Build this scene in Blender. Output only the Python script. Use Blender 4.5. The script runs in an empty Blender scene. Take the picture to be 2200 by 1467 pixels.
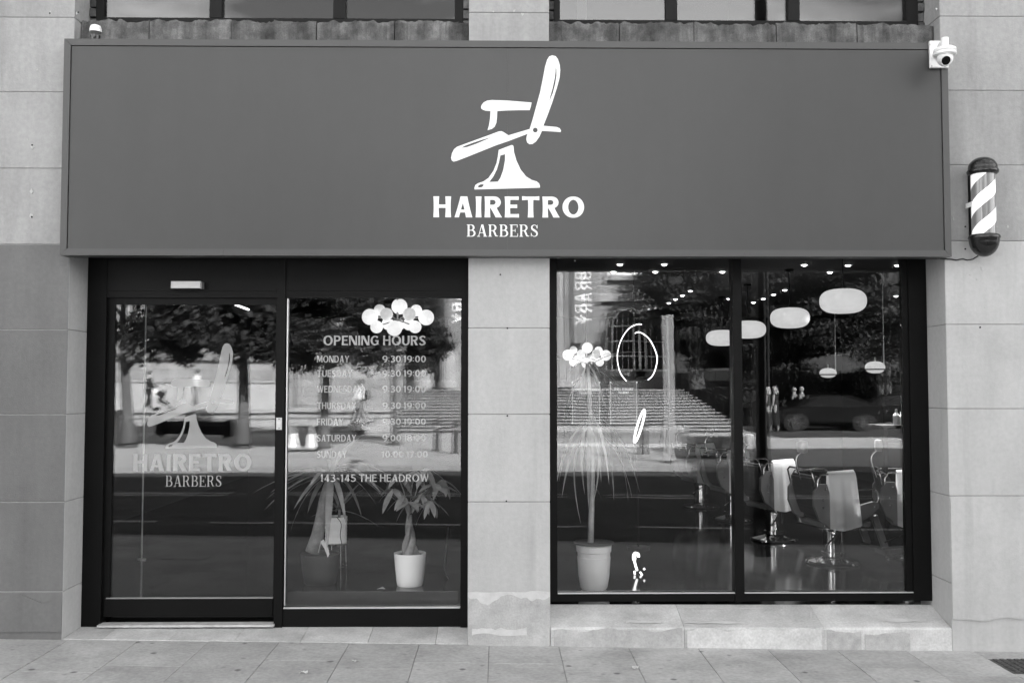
import bpy, bmesh, math, random
from mathutils import Vector, Matrix, Euler, noise
from mathutils.geometry import delaunay_2d_cdt

S = bpy.context.scene
COL = S.collection
R_ = math.radians

# ------------------------------------------------------------------ camera
FPX, CX, CY = 2100.0, 1100.0, 733.5
CAM_LOC = Vector((0.0, -6.75, 1.76))
CAM_ROT = Euler((R_(90 + 2.63), 0.0, R_(-0.79)), 'XYZ')
cam_d = bpy.data.cameras.new("camera")
cam = bpy.data.objects.new("camera", cam_d)
COL.objects.link(cam)
cam.location = CAM_LOC
cam.rotation_euler = CAM_ROT
cam_d.sensor_width = 36.0
cam_d.lens = 36.0 * FPX / 2200.0
cam_d.clip_start = 0.05
cam_d.clip_end = 3000.0
S.camera = cam

# ------------------------------------------------------------------ sky and sun
TO_SUN = Vector((0.62, 1.10, 0.90)).normalized()
SUN_EL = math.asin(TO_SUN.z)
SUN_AZ = math.atan2(TO_SUN.x, TO_SUN.y)
world = bpy.data.worlds.new("World")
S.world = world
world.use_nodes = True
nt = world.node_tree
nt.nodes.clear()
wo = nt.nodes.new("ShaderNodeOutputWorld")
bg = nt.nodes.new("ShaderNodeBackground")
sky = nt.nodes.new("ShaderNodeTexSky")
sky.sky_type = 'NISHITA'
sky.sun_disc = False
sky.sun_elevation = SUN_EL
sky.sun_rotation = SUN_AZ
sky.dust_density = 2.0
bw = nt.nodes.new("ShaderNodeRGBToBW")          # black and white photograph
nt.links.new(sky.outputs[0], bw.inputs[0])
tc = nt.nodes.new("ShaderNodeTexCoord")
mp = nt.nodes.new("ShaderNodeMapping")
mp.inputs['Scale'].default_value = (1.0, 1.0, 2.6)
nz = nt.nodes.new("ShaderNodeTexNoise")
nz.inputs['Scale'].default_value = 3.4
nz.inputs['Detail'].default_value = 7.0
nz.inputs['Roughness'].default_value = 0.55
nz.inputs['Distortion'].default_value = 0.4
nt.links.new(tc.outputs['Generated'], mp.inputs[0])
nt.links.new(mp.outputs[0], nz.inputs['Vector'])
rmp = nt.nodes.new("ShaderNodeValToRGB")
rmp.color_ramp.elements[0].position = 0.44
rmp.color_ramp.elements[0].color = (0, 0, 0, 1)
rmp.color_ramp.elements[1].position = 0.62
rmp.color_ramp.elements[1].color = (1, 1, 1, 1)
nt.links.new(nz.outputs['Fac'], rmp.inputs[0])
cl = nt.nodes.new("ShaderNodeMath"); cl.operation = 'MULTIPLY_ADD'
nt.links.new(rmp.outputs[0], cl.inputs[0])
cl.inputs[1].default_value = 2.2                 # sunlit cloud against open sky
cl.inputs[2].default_value = 0.80
ml = nt.nodes.new("ShaderNodeMath"); ml.operation = 'MULTIPLY'
nt.links.new(bw.outputs[0], ml.inputs[0])
nt.links.new(cl.outputs[0], ml.inputs[1])
nt.links.new(ml.outputs[0], bg.inputs['Color'])
bg.inputs['Strength'].default_value = 0.07
nt.links.new(bg.outputs[0], wo.inputs['Surface'])

sun_d = bpy.data.lights.new("sun", 'SUN')
sun_d.energy = 5.0
sun_d.angle = R_(0.53)
sun_d.color = (1.0, 1.0, 1.0)
sun = bpy.data.objects.new("sun", sun_d)
COL.objects.link(sun)
sun.rotation_euler = TO_SUN.to_track_quat('Z', 'Y').to_euler()
sun.location = (10, 20, 30)

S.view_settings.view_transform = 'Standard'
S.view_settings.look = 'None'
S.view_settings.exposure = 3.35
S.view_settings.gamma = 1.0
S.view_settings.use_curve_mapping = False
S.render.engine = 'CYCLES'
S.cycles.use_denoising = True
S.cycles.denoising_prefilter = 'ACCURATE'
S.cycles.sample_clamp_indirect = 6.0
S.cycles.use_adaptive_sampling = False
S.cycles.max_bounces = 10
S.cycles.transparent_max_bounces = 24
S.cycles.caustics_reflective = False
S.cycles.caustics_refractive = False

# ------------------------------------------------------------------ pixel <-> place (2200 x 1467 photograph)
_M = CAM_ROT.to_matrix()
def W(px, py, y):
    d = _M @ Vector(((px - CX) / FPX, (CY - py) / FPX, -1.0))
    t = (y - CAM_LOC.y) / d.y
    return CAM_LOC + d * t
YG = 0.31                                        # plane of the shop glazing
def MR(px, py, Y):
    """place Y metres out in the street whose mirror image in the glazing is seen at a pixel"""
    v = W(px, py, 2 * YG + Y)
    return Vector((v.x, -Y, v.z))
def WX(px, py, y): return W(px, py, y).x
def WZ(py, y, px=1071): return W(px, py, y).z

rng = random.Random(7)

# ------------------------------------------------------------------ materials (all grey: the photograph is black and white)
MATS = {}
def _nodes(name):
    m = bpy.data.materials.new(name)
    m.use_nodes = True
    n = m.node_tree
    n.nodes.clear()
    out = n.nodes.new("ShaderNodeOutputMaterial")
    return m, n, out
def _g(v): return (v, v, v, 1.0)

def mat(name, v, rough=0.6, var=0.0, scale=6.0, bump=0.0, bscale=60.0, metal=0.0, spec=0.5, coat=0.0, rand=0.0,
        streak=0.0, fine=0.0, spots=0.0, drip=0.0, blot=0.0):
    if name in MATS: return MATS[name]
    m, n, out = _nodes(name)
    N = n.nodes.new; L = n.links.new
    b = N("ShaderNodeBsdfPrincipled")
    b.inputs['Roughness'].default_value = rough
    b.inputs['Metallic'].default_value = metal
    b.inputs['Specular IOR Level'].default_value = spec
    if coat:
        b.inputs['Coat Weight'].default_value = coat
        b.inputs['Coat Roughness'].default_value = 0.05
    L(b.outputs[0], out.inputs['Surface'])
    geo = N("ShaderNodeNewGeometry")
    cur = None
    def mul(a, bsock):
        q = N("ShaderNodeMath"); q.operation = 'MULTIPLY'
        if a is None: q.inputs[0].default_value = v
        else: L(a, q.inputs[0])
        L(bsock, q.inputs[1]); return q.outputs[0]
    def noisefac(sc, lo, hi, det=5.0, stretch=None, a=0.3, bb=0.7):
        t = N("ShaderNodeTexNoise"); t.inputs['Scale'].default_value = sc; t.inputs['Detail'].default_value = det
        t.inputs['Roughness'].default_value = 0.62
        if stretch:
            mm = N("ShaderNodeMapping"); mm.inputs['Scale'].default_value = stretch
            L(geo.outputs['Position'], mm.inputs[0]); L(mm.outputs[0], t.inputs['Vector'])
        else: L(geo.outputs['Position'], t.inputs['Vector'])
        r = N("ShaderNodeMapRange"); r.inputs['From Min'].default_value = a; r.inputs['From Max'].default_value = bb
        r.inputs['To Min'].default_value = lo; r.inputs['To Max'].default_value = hi
        L(t.outputs['Fac'], r.inputs['Value']); return r.outputs[0]
    if var: cur = mul(cur, noisefac(scale, 1 - var, 1 + var))
    if fine: cur = mul(cur, noisefac(scale * 14, 1 - fine, 1 + fine, 3.0))
    if streak: cur = mul(cur, noisefac(3.0, 1 - streak, 1 + streak * 0.6, 6.0, (2.2, 2.2, 0.35), 0.38, 0.62))
    if drip: cur = mul(cur, noisefac(1.0, 1.0, 1 - drip, 7.0, (7.0, 7.0, 0.45), 0.56, 0.72))
    if blot: cur = mul(cur, noisefac(1.7, 1.0, 1 - blot, 8.0, None, 0.54, 0.68))
    if spots:
        vo = N("ShaderNodeTexVoronoi"); vo.inputs['Scale'].default_value = 4.2
        L(geo.outputs['Position'], vo.inputs['Vector'])
        r = N("ShaderNodeMapRange"); r.inputs['From Min'].default_value = 0.05; r.inputs['From Max'].default_value = 0.11
        r.inputs['To Min'].default_value = 1 - spots; r.inputs['To Max'].default_value = 1.0
        L(vo.outputs['Distance'], r.inputs['Value']); cur = mul(cur, r.outputs[0])
        vo2 = N("ShaderNodeTexVoronoi"); vo2.inputs['Scale'].default_value = 7.3; L(geo.outputs['Position'], vo2.inputs['Vector'])
        r2 = N("ShaderNodeMapRange"); r2.inputs['From Min'].default_value = 0.06; r2.inputs['From Max'].default_value = 0.16; r2.inputs['To Min'].default_value = 1 - spots*.4; r2.inputs['To Max'].default_value = 1.0
        L(vo2.outputs['Distance'], r2.inputs['Value']); cur = mul(cur, r2.outputs[0])
    if rand:
        oi = N("ShaderNodeObjectInfo")
        r = N("ShaderNodeMapRange"); r.inputs['To Min'].default_value = 1 - rand; r.inputs['To Max'].default_value = 1 + rand
        L(oi.outputs['Random'], r.inputs['Value']); cur = mul(cur, r.outputs[0])
    if cur is None: b.inputs['Base Color'].default_value = _g(v)
    else:
        c = N("ShaderNodeCombineColor")
        for k in range(3): L(cur, c.inputs[k])
        L(c.outputs[0], b.inputs['Base Color'])
    if bump:
        t = N("ShaderNodeTexNoise"); t.inputs['Scale'].default_value = bscale; t.inputs['Detail'].default_value = 6.0
        L(geo.outputs['Position'], t.inputs['Vector'])
        bp = N("ShaderNodeBump"); bp.inputs['Strength'].default_value = bump; bp.inputs['Distance'].default_value = 0.004
        L(t.outputs['Fac'], bp.inputs['Height']); L(bp.outputs[0], b.inputs['Normal'])
    MATS[name] = m
    return m

def emis(name, v, strength, mottle=0.0):
    m, n, out = _nodes(name)
    e = n.nodes.new("ShaderNodeEmission"); e.inputs['Strength'].default_value = strength; e.inputs['Color'].default_value = _g(v)
    if mottle:
        geo = n.nodes.new("ShaderNodeNewGeometry"); t = n.nodes.new("ShaderNodeTexNoise"); t.inputs['Scale'].default_value = 9
        r = n.nodes.new("ShaderNodeMapRange"); r.inputs['From Min'].default_value = .3; r.inputs['From Max'].default_value = .7
        r.inputs['To Min'].default_value = strength * (1 - mottle); r.inputs['To Max'].default_value = strength * (1 + mottle)
        n.links.new(geo.outputs['Position'], t.inputs['Vector']); n.links.new(t.outputs['Fac'], r.inputs['Value'])
        n.links.new(r.outputs[0], e.inputs['Strength'])
    n.links.new(e.outputs[0], out.inputs['Surface'])
    return m

def opal(name, v, strength, mottle=0.0):
    m, n, out = _nodes(name)
    b = n.nodes.new("ShaderNodeBsdfPrincipled"); b.inputs['Base Color'].default_value = _g(v); b.inputs['Roughness'].default_value = .25
    b.inputs['Emission Color'].default_value = _g(1.0); b.inputs['Emission Strength'].default_value = strength
    if mottle:
        geo = n.nodes.new("ShaderNodeNewGeometry"); t = n.nodes.new("ShaderNodeTexNoise"); t.inputs['Scale'].default_value = 9
        r = n.nodes.new("ShaderNodeMapRange"); r.inputs['From Min'].default_value = .3; r.inputs['From Max'].default_value = .7
        r.inputs['To Min'].default_value = strength*(1-mottle); r.inputs['To Max'].default_value = strength*(1+mottle)
        n.links.new(geo.outputs['Position'], t.inputs['Vector']); n.links.new(t.outputs['Fac'], r.inputs['Value']); n.links.new(r.outputs[0], b.inputs['Emission Strength']); b.inputs['Roughness'].default_value = .8
    n.links.new(b.outputs[0], out.inputs[0]); return m
def glassmat(name, r0=0.085, tint=0.95, wav=0.0007, wscale=1.3):
    m, n, out = _nodes(name)
    N = n.nodes.new; L = n.links.new
    tr = N("ShaderNodeBsdfTransparent"); tr.inputs[0].default_value = _g(tint)
    gl = N("ShaderNodeBsdfGlossy"); gl.inputs['Roughness'].default_value = 0.0; gl.inputs[0].default_value = _g(1.0)
    lw = N("ShaderNodeLayerWeight"); lw.inputs['Blend'].default_value = 0.5
    p = N("ShaderNodeMath"); p.operation = 'POWER'; p.inputs[1].default_value = 5.0
    L(lw.outputs['Facing'], p.inputs[0])
    q = N("ShaderNodeMath"); q.operation = 'MULTIPLY_ADD'; q.inputs[1].default_value = 1 - r0; q.inputs[2].default_value = r0
    L(p.outputs[0], q.inputs[0])
    mx = N("ShaderNodeMixShader"); L(q.outputs[0], mx.inputs[0]); L(tr.outputs[0], mx.inputs[1]); L(gl.outputs[0], mx.inputs[2])
    L(mx.outputs[0], out.inputs['Surface'])
    if wav:
        geo = N("ShaderNodeNewGeometry"); t = N("ShaderNodeTexNoise"); t.inputs['Scale'].default_value = wscale
        t.inputs['Detail'].default_value = 1.0
        L(geo.outputs['Position'], t.inputs['Vector'])
        bp = N("ShaderNodeBump"); bp.inputs['Strength'].default_value = 1.0; bp.inputs['Distance'].default_value = wav
        L(t.outputs['Fac'], bp.inputs['Height']); L(bp.outputs[0], gl.inputs['Normal'])
    return m

def vinylmat(name, v, fac):
    m, n, out = _nodes(name)
    tr = n.nodes.new("ShaderNodeBsdfTransparent"); d = n.nodes.new("ShaderNodeBsdfDiffuse"); d.inputs[0].default_value = _g(v)
    mx = n.nodes.new("ShaderNodeMixShader"); mx.inputs[0].default_value = fac
    n.links.new(tr.outputs[0], mx.inputs[1]); n.links.new(d.outputs[0], mx.inputs[2]); n.links.new(mx.outputs[0], out.inputs['Surface'])
    return m

M_STONE = mat("pale_stone", 0.325, 0.85, var=0.06, scale=2.2, bump=0.35, bscale=90, spec=0.2, rand=0.05, streak=0.09, fine=0.08, drip=0.14, blot=0.05)
M_STONEP = mat("pale_painted_stone", 0.425, 0.75, var=0.05, scale=2.2, bump=0.25, bscale=90, spec=0.25, rand=0.035, streak=0.05, fine=0.05, drip=0.13, blot=0.07)
M_STONE_D = mat("weathered_stone", 0.115, 0.9, var=0.5, scale=9, bump=1.0, bscale=35, spec=0.2, rand=0.15, streak=0.4, fine=0.25, drip=0.35)
M_SILL = mat("worn_sill_stone", 0.51, 0.85, var=0.16, scale=5, bump=0.8, bscale=45, spec=0.2, rand=0.09, fine=0.12, blot=0.22)
M_PAINT = mat("grey_masonry_paint", 0.143, 0.7, var=0.07, scale=2.5, bump=0.45, bscale=110, spec=0.3, fine=0.06, streak=0.06, rand=0.03, drip=0.10, blot=0.06)
M_RENDER = mat("base_render", 0.40, 0.9, var=0.18, scale=6, bump=0.8, bscale=50, spec=0.2, fine=0.1)
M_BARE = mat("bare_masonry", 0.40, 0.95, var=0.2, scale=12, bump=1.0, bscale=70, spec=0.1, fine=0.1)
M_WHITEWASH = mat("flaking_white_paint", 0.52, 0.85, var=0.12, scale=12, bump=0.4, bscale=60, spec=0.2)
M_JOINT = mat("joint_mortar", 0.27, 0.95, var=0.2, scale=10)
M_SLAB = mat("york_stone_slab", 0.385, 0.75, var=0.17, scale=2.6, bump=0.45, bscale=55, spec=0.25, rand=0.08, fine=0.14, spots=0.62, blot=0.16)
M_KERB = mat("granite_kerb", 0.24, 0.8, var=0.12, scale=8, bump=0.4, rand=0.1, fine=0.15)
M_ASPH = mat("asphalt", 0.042, 0.85, var=0.2, scale=0.8, bump=0.8, bscale=120, spec=0.25, fine=0.25)
M_LINE = mat("road_paint", 0.5, 0.7, var=0.2, scale=9)
M_SIGN = mat("sign_panel_grey", 0.050, 0.36, var=0.05, scale=0.9, bump=0.5, bscale=2.2, spec=0.4, streak=0.025, fine=0.02)
M_TRIM = mat("sign_trim_grey", 0.068, 0.4, var=0.03, scale=1.0, spec=0.4)
M_WHITE = mat("white_vinyl", 0.82, 0.5, spec=0.3)
M_BLACK = mat("black_powder_coat", 0.004, 0.4, var=0.2, scale=3, spec=0.12)
M_SLOTBLACK = mat("black_gap", 0.008, 0.8)
M_SILVER = mat("brushed_metal", 0.62, 0.35, metal=1.0, var=0.05, scale=8)
M_CHROME = mat("chrome", 0.75, 0.08, metal=1.0)
M_WPLAST = mat("white_plastic", 0.78, 0.35, spec=0.5, var=0.02)
M_BPLAST = mat("black_plastic", 0.012, 0.15, spec=0.5)
M_LENS = mat("lens_black", 0.004, 0.03, spec=0.6)
M_WPOT = mat("white_ceramic", 0.84, 0.4, spec=0.4, var=0.03)
M_DPOT = mat("dark_pot", 0.018, 0.6)
M_SOIL = mat("soil", 0.03, 0.95, var=0.3, scale=40)
M_LEAF = mat("house_plant_leaf", 0.2, 0.5, var=0.25, scale=14, spec=0.4)
M_LEAFD = mat("dry_plant_leaf", 0.42, 0.6, var=0.25, scale=14, spec=0.3)
M_TRUNKI = mat("house_plant_trunk", 0.2, 0.85, var=0.3, scale=20, bump=0.6, bscale=50)
M_TOWEL = mat("white_towelling", 0.86, 0.95, bump=0.6, bscale=180, var=0.05, scale=8, spec=0.1)
def clothmat(name, v, k):
    m, n, out = _nodes(name)
    d = n.nodes.new("ShaderNodeBsdfDiffuse"); d.inputs[0].default_value = _g(v); t = n.nodes.new("ShaderNodeBsdfTranslucent"); t.inputs[0].default_value = _g(v)
    mx = n.nodes.new("ShaderNodeMixShader"); mx.inputs[0].default_value = k
    geo = n.nodes.new("ShaderNodeNewGeometry"); z = n.nodes.new("ShaderNodeTexNoise"); z.inputs['Scale'].default_value = 180; n.links.new(geo.outputs['Position'], z.inputs['Vector'])
    bp = n.nodes.new("ShaderNodeBump"); bp.inputs['Strength'].default_value = .5; bp.inputs['Distance'].default_value = .003; n.links.new(z.outputs['Fac'], bp.inputs['Height']); n.links.new(bp.outputs[0], d.inputs['Normal'])
    n.links.new(d.outputs[0], mx.inputs[1]); n.links.new(t.outputs[0], mx.inputs[2]); n.links.new(mx.outputs[0], out.inputs[0]); return m
M_TOWEL = clothmat("white_towelling_cloth", .92, .5)
M_LEATHER = mat("dark_leather", 0.03, 0.4, var=0.1, scale=20)
M_ENAMEL = mat("grey_enamel", 0.16, 0.35, spec=0.5)
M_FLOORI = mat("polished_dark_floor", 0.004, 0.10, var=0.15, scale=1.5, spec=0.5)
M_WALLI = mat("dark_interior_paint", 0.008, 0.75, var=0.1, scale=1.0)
M_CEILI = mat("grey_ceiling_paint", 0.08, 0.8)
M_MIRROR = mat("mirror_silver", 0.8, 0.02, metal=1.0)
M_BARK = mat("bark", 0.10, 0.95, var=0.35, scale=6, bump=1.0, bscale=25)
M_TLEAF = mat("tree_leaf", 0.034, 0.6, var=0.4, scale=2.5, spec=0.12)
M_TLEAF2 = mat("bush_leaf", 0.06, 0.6, var=0.4, scale=9, spec=0.3)
M_BLOSSOM = mat("pale_blossom", 0.7, 0.8, var=0.15, scale=30)
M_LIB = mat("library_stone", 0.33, 0.85, var=0.12, scale=0.6, bump=0.4, bscale=12, spec=0.2, streak=0.15, rand=0.08, fine=0.08)
M_LIBD = mat("library_dark_stone", 0.15, 0.85, var=0.2, scale=0.8, rand=0.1)
M_PLAZA = mat("plaza_paving", 0.33, 0.8, var=0.12, scale=0.9, rand=0.10, fine=0.06)
M_CLOTHW = mat("white_cotton", 0.75, 0.9, var=0.05, scale=20)
M_CLOTHG = mat("grey_cloth", 0.25, 0.9, var=0.08, scale=20)
M_CLOTHB = mat("black_cloth", 0.015, 0.9)
M_SKIN = mat("skin", 0.42, 0.55, var=0.04, scale=15)
M_HAIRD = mat("dark_hair", 0.03, 0.6, var=0.3, scale=30)
M_HAIRL = mat("blonde_hair", 0.5, 0.6, var=0.25, scale=40)
M_CARD = mat("dark_car_paint", 0.006, 0.3, spec=0.15)
M_CARL = mat("silver_car_paint", 0.35, 0.3, spec=0.5, coat=1.0)
M_TYRE = mat("tyre_rubber", 0.02, 0.9)
M_PAPER = mat("paper", 0.5, 0.9, var=0.06, scale=10)
M_BANNER = mat("banner_cloth", 0.16, 0.8, var=0.05, scale=1)
M_IRON = mat("cast_iron", 0.06, 0.7, var=0.3, scale=20, bump=0.5)
M_GLASS = glassmat("shop_glass", r0=0.052, tint=0.98)
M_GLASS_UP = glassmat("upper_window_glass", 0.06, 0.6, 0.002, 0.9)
M_GLASS_FAR = glassmat("far_window_glass", 0.12, 0.6, 0.0)
M_VINYL = vinylmat("frosted_vinyl", 0.66, 0.42)
M_VINYL3 = vinylmat("window_lettering_vinyl", 0.75, 0.5)
M_VINYL2 = vinylmat("white_window_print", 0.8, 0.75)
M_ACRYL = vinylmat("clear_acrylic", 0.5, 0.07)
M_GLOBE = opal("lit_opal_globe", .8, 0.088)
M_GLOBE_D = opal("dim_opal_globe", .75, 0.055)
M_PEND = opal("lit_paper_pendant", .5, 0.062, 0.07)
M_LED = emis("led_tube", 1.0, 0.35)
M_DOWN = emis("downlight_lens", 1.0, 1.5)
# ------------------------------------------------------------------ mesh helpers
class MB:
    def __init__(s): s.v = []; s.f = []; s.m = []
    def add(s, vs, fs, mi=0):
        o = len(s.v); s.v.extend([Vector(a) for a in vs])
        for f in fs: s.f.append([o + i for i in f]); s.m.append(mi)
    def box(s, a, b, mi=0, bev=0.0, jit=0.0):
        x0, y0, z0 = [min(p, q) for p, q in zip(a, b)]; x1, y1, z1 = [max(p, q) for p, q in zip(a, b)]
        if bev <= 0:
            vs = [(x0,y0,z0),(x1,y0,z0),(x1,y1,z0),(x0,y1,z0),(x0,y0,z1),(x1,y0,z1),(x1,y1,z1),(x0,y1,z1)]
            s.add(vs, [(0,3,2,1),(4,5,6,7),(0,1,5,4),(1,2,6,5),(2,3,7,6),(3,0,4,7)], mi); return
        bm = bmesh.new()
        bmesh.ops.create_cube(bm, size=1.0)
        for q in bm.verts:
            q.co = Vector(((x0+x1)/2 + q.co.x*(x1-x0), (y0+y1)/2 + q.co.y*(y1-y0), (z0+z1)/2 + q.co.z*(z1-z0)))
        bmesh.ops.bevel(bm, geom=bm.edges[:], offset=bev, segments=2, affect='EDGES', profile=0.6)
        s.bm(bm, mi)
    def bm(s, bm, mi=0):
        bm.verts.index_update()
        s.add([q.co.copy() for q in bm.verts], [[q.index for q in f.verts] for f in bm.faces], mi); bm.free()
    def tube(s, pts, r, n=8, mi=0, cap=True):
        pts = [Vector(p) for p in pts]; rs = r if isinstance(r, (list, tuple)) else [r]*len(pts)
        vs = []; up = None
        for i, p in enumerate(pts):
            d = (pts[min(i+1, len(pts)-1)] - pts[max(i-1, 0)])
            if d.length < 1e-9: d = Vector((0,0,1))
            d.normalize()
            if up is None:
                up = Vector((0,0,1)) if abs(d.z) < .9 else Vector((1,0,0))
            a = d.cross(up)
            if a.length < 1e-6: a = d.cross(Vector((0.3,1,0.2)))
            a.normalize(); b = a.cross(d).normalized(); up = b
            for k in range(n):
                t = 2*math.pi*k/n; vs.append(p + (a*math.cos(t) + b*math.sin(t))*rs[i])
        fs = []
        for i in range(len(pts)-1):
            for k in range(n):
                k2 = (k+1) % n; fs.append((i*n+k, i*n+k2, (i+1)*n+k2, (i+1)*n+k))
        if cap: fs.append(list(range(n))[::-1]); fs.append([(len(pts)-1)*n+k for k in range(n)])
        s.add(vs, fs, mi)
    def lathe(s, prof, c=(0,0,0), n=24, mi=0, axis='Z'):
        c = Vector(c); vs = []; fs = []
        for (r, h) in prof:
            for k in range(n):
                t = 2*math.pi*k/n
                p = Vector((r*math.cos(t), r*math.sin(t), h))
                if axis == 'Y': p = Vector((p.x, p.z, p.y))
                if axis == 'X': p = Vector((p.z, p.x, p.y))
                vs.append(c + p)
        for i in range(len(prof)-1):
            for k in range(n):
                k2 = (k+1) % n; fs.append((i*n+k, i*n+k2, (i+1)*n+k2, (i+1)*n+k))
        if prof[0][0] > 1e-5: fs.append(list(range(n))[::-1])
        if prof[-1][0] > 1e-5: fs.append([(len(prof)-1)*n+k for k in range(n)])
        s.add(vs, fs, mi)
    def ball(s, c, r, mi=0, n=20, sz=None):
        sx, sy, szz = sz or (1,1,1); c = Vector(c); m = n//2
        vs = [c + Vector((0,0,-r*szz))]; fs = []
        for i in range(1, m):
            a = -math.pi/2 + math.pi*i/m
            for k in range(n):
                t = 2*math.pi*k/n; vs.append(c + Vector((r*sx*math.cos(a)*math.cos(t), r*sy*math.cos(a)*math.sin(t), r*szz*math.sin(a))))
        vs.append(c + Vector((0,0,r*szz))); last = len(vs)-1
        for k in range(n): fs.append((0, 1+(k+1)%n, 1+k))
        for i in range(m-2):
            for k in range(n):
                k2 = (k+1) % n; fs.append((1+i*n+k, 1+i*n+k2, 1+(i+1)*n+k2, 1+(i+1)*n+k))
        b = 1+(m-2)*n
        for k in range(n): fs.append((b+k, b+(k+1)%n, last))
        s.add(vs, fs, mi)
    def prism(s, poly, f, depth, mi=0):
        """poly of (a,b); f maps (a,b,t) to a point; t runs 0..depth"""
        n = len(poly)
        vs = [f(a, b, 0.0) for a, b in poly] + [f(a, b, depth) for a, b in poly]
        fs = [list(range(n))[::-1], [n+k for k in range(n)]] + [(k, (k+1)%n, n+(k+1)%n, n+k) for k in range(n)]
        s.add(vs, fs, mi)
    def build(s, name, mats, parent=None, smooth=False, angle=None, loc=None, kind=None):
        if not isinstance(mats, (list, tuple)): mats = [mats]
        org = Vector((0,0,0))
        p = parent
        while p is not None: org += Vector(p.location); p = p.parent
        if loc is not None: org = Vector(loc)
        me = bpy.data.meshes.new(name)
        me.from_pydata([v - org for v in s.v], [], s.f)
        for m in mats: me.materials.append(m)
        if len(mats) > 1: me.polygons.foreach_set('material_index', s.m)
        bm = bmesh.new(); bm.from_mesh(me)
        bmesh.ops.recalc_face_normals(bm, faces=bm.faces); bm.to_mesh(me); bm.free()
        if smooth:
            me.polygons.foreach_set('use_smooth', [True]*len(me.polygons))
            if angle: me.set_sharp_from_angle(angle=R_(angle))
        me.update()
        o = bpy.data.objects.new(name, me); COL.objects.link(o)
        if parent is not None:
            o.parent = parent
        if loc is not None:
            q = Vector(loc); p = parent
            while p is not None: q -= Vector(p.location); p = p.parent
            o.location = q
        if kind: o['kind'] = kind
        return o

def tag(o, label, cat, group=None):
    o['label'] = label; o['category'] = cat
    if group: o['group'] = group
    return o
def thing(name, label, cat, loc=(0,0,0), group=None):
    o = bpy.data.objects.new(name, None); COL.objects.link(o); o.location = loc
    o.empty_display_size = 0.2
    return tag(o, label, cat, group)
def kids(o): return [c for c in bpy.data.objects if c.parent == o]
def copy_tree(o, parent=None):
    c = o.copy(); COL.objects.link(c); c.parent = parent
    for ch in kids(o): copy_tree(ch, c)
    return c
def piece_copy(o, loc, parent, rot=None):
    c = o.copy(); COL.objects.link(c); c.parent = parent; c.location = loc
    if rot is not None: c.rotation_euler = rot
    return c

# ------------------------------------------------------------------ lettering, drawn stroke by stroke
def _vs(x0, y0, x1, y1, w, fl=0.16, n=6):
    out = []; P = []
    for i in range(n+1):
        u = i/n; k = w/2*(1 - fl*0.35 + fl*abs(2*u-1)**2.2)
        P.append((x0+(x1-x0)*u, y0+(y1-y0)*u, k))
    for a, b in zip(P, P[1:]): out.append([(a[0]-a[2],a[1]),(a[0]+a[2],a[1]),(b[0]+b[2],b[1]),(b[0]-b[2],b[1])])
    return out
def _hs(x0, x1, y, w, fl=0.12, n=4):
    out = []; P = []
    for i in range(n+1):
        u = i/n; P.append((x0+(x1-x0)*u, w/2*(1 - fl*0.3 + fl*abs(2*u-1)**2.2)))
    for a, b in zip(P, P[1:]): out.append([(a[0],y-a[1]),(b[0],y-b[1]),(b[0],y+b[1]),(a[0],y+a[1])])
    return out
def _path(pts, ws, closed=False):
    n = len(pts); L = []; Rr = []
    for i in range(n):
        a = pts[(i-1) % n] if (closed or i > 0) else pts[i]; b = pts[(i+1) % n] if (closed or i < n-1) else pts[i]
        dx, dy = b[0]-a[0], b[1]-a[1]; l = math.hypot(dx, dy) or 1; nx, ny = -dy/l, dx/l
        w = ws[i]/2 if isinstance(ws, list) else ws/2
        L.append((pts[i][0]+nx*w, pts[i][1]+ny*w)); Rr.append((pts[i][0]-nx*w, pts[i][1]-ny*w))
    if not closed: return [L+Rr[::-1]]
    return [[L[i], Rr[i], Rr[(i+1) % n], L[(i+1) % n]] for i in range(n)]
def _arc(cx, cy, rx, ry, a0, a1, s, t, n=14):
    """centre line of an arc and its widths: s at the sides, t at top and bottom"""
    P = []; Wd = []
    for i in range(n+1):
        a = R_(a0+(a1-a0)*i/n); P.append((cx+rx*math.cos(a), cy+ry*math.sin(a)))
        c = abs(math.cos(a)); Wd.append(t+(s-t)*c**1.4)
    return P, Wd
def _bowl(x0, xm, x1, yb, yt, s, t):
    cy = (yb+yt)/2; ry = (yt-yb)/2
    P, Wd = _arc(xm, cy, x1-xm, ry, 90, -90, s, t, 12)
    return _path([(x0, yt)]+P+[(x0, yb)], [t]+Wd+[t])
def _spline(pts, n=8):
    out = []
    q = [pts[0]]+pts+[pts[-1]]
    for i in range(1, len(q)-2):
        for k in range(n):
            u = k/n
            out.append(tuple(0.5*((2*q[i][j])+(-q[i-1][j]+q[i+1][j])*u+(2*q[i-1][j]-5*q[i][j]+4*q[i+1][j]-q[i+2][j])*u*u+(-q[i-1][j]+3*q[i][j]-3*q[i+1][j]+q[i+2][j])*u**3) for j in range(len(pts[0]))))
    out.append(tuple(pts[-1])); return out
def _S(W_, s, t):
    c = _spline([(W_*.90, .80, t*1.0), (W_*.72, 1-t*.55, t*.95), (W_*.46, 1-t*.5, t), (W_*.16, .80, s*.92), (W_*.30, .585, s*.95), (W_*.66, .44, s*1.0),
                 (W_*.86, .22, s*.92), (W_*.54, t*.5, t), (W_*.26, t*.55, t*.95), (W_*.06, .20, t*1.0)])
    return _path([(a, b) for a, b, _ in c], [w for _, _, w in c])

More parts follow.
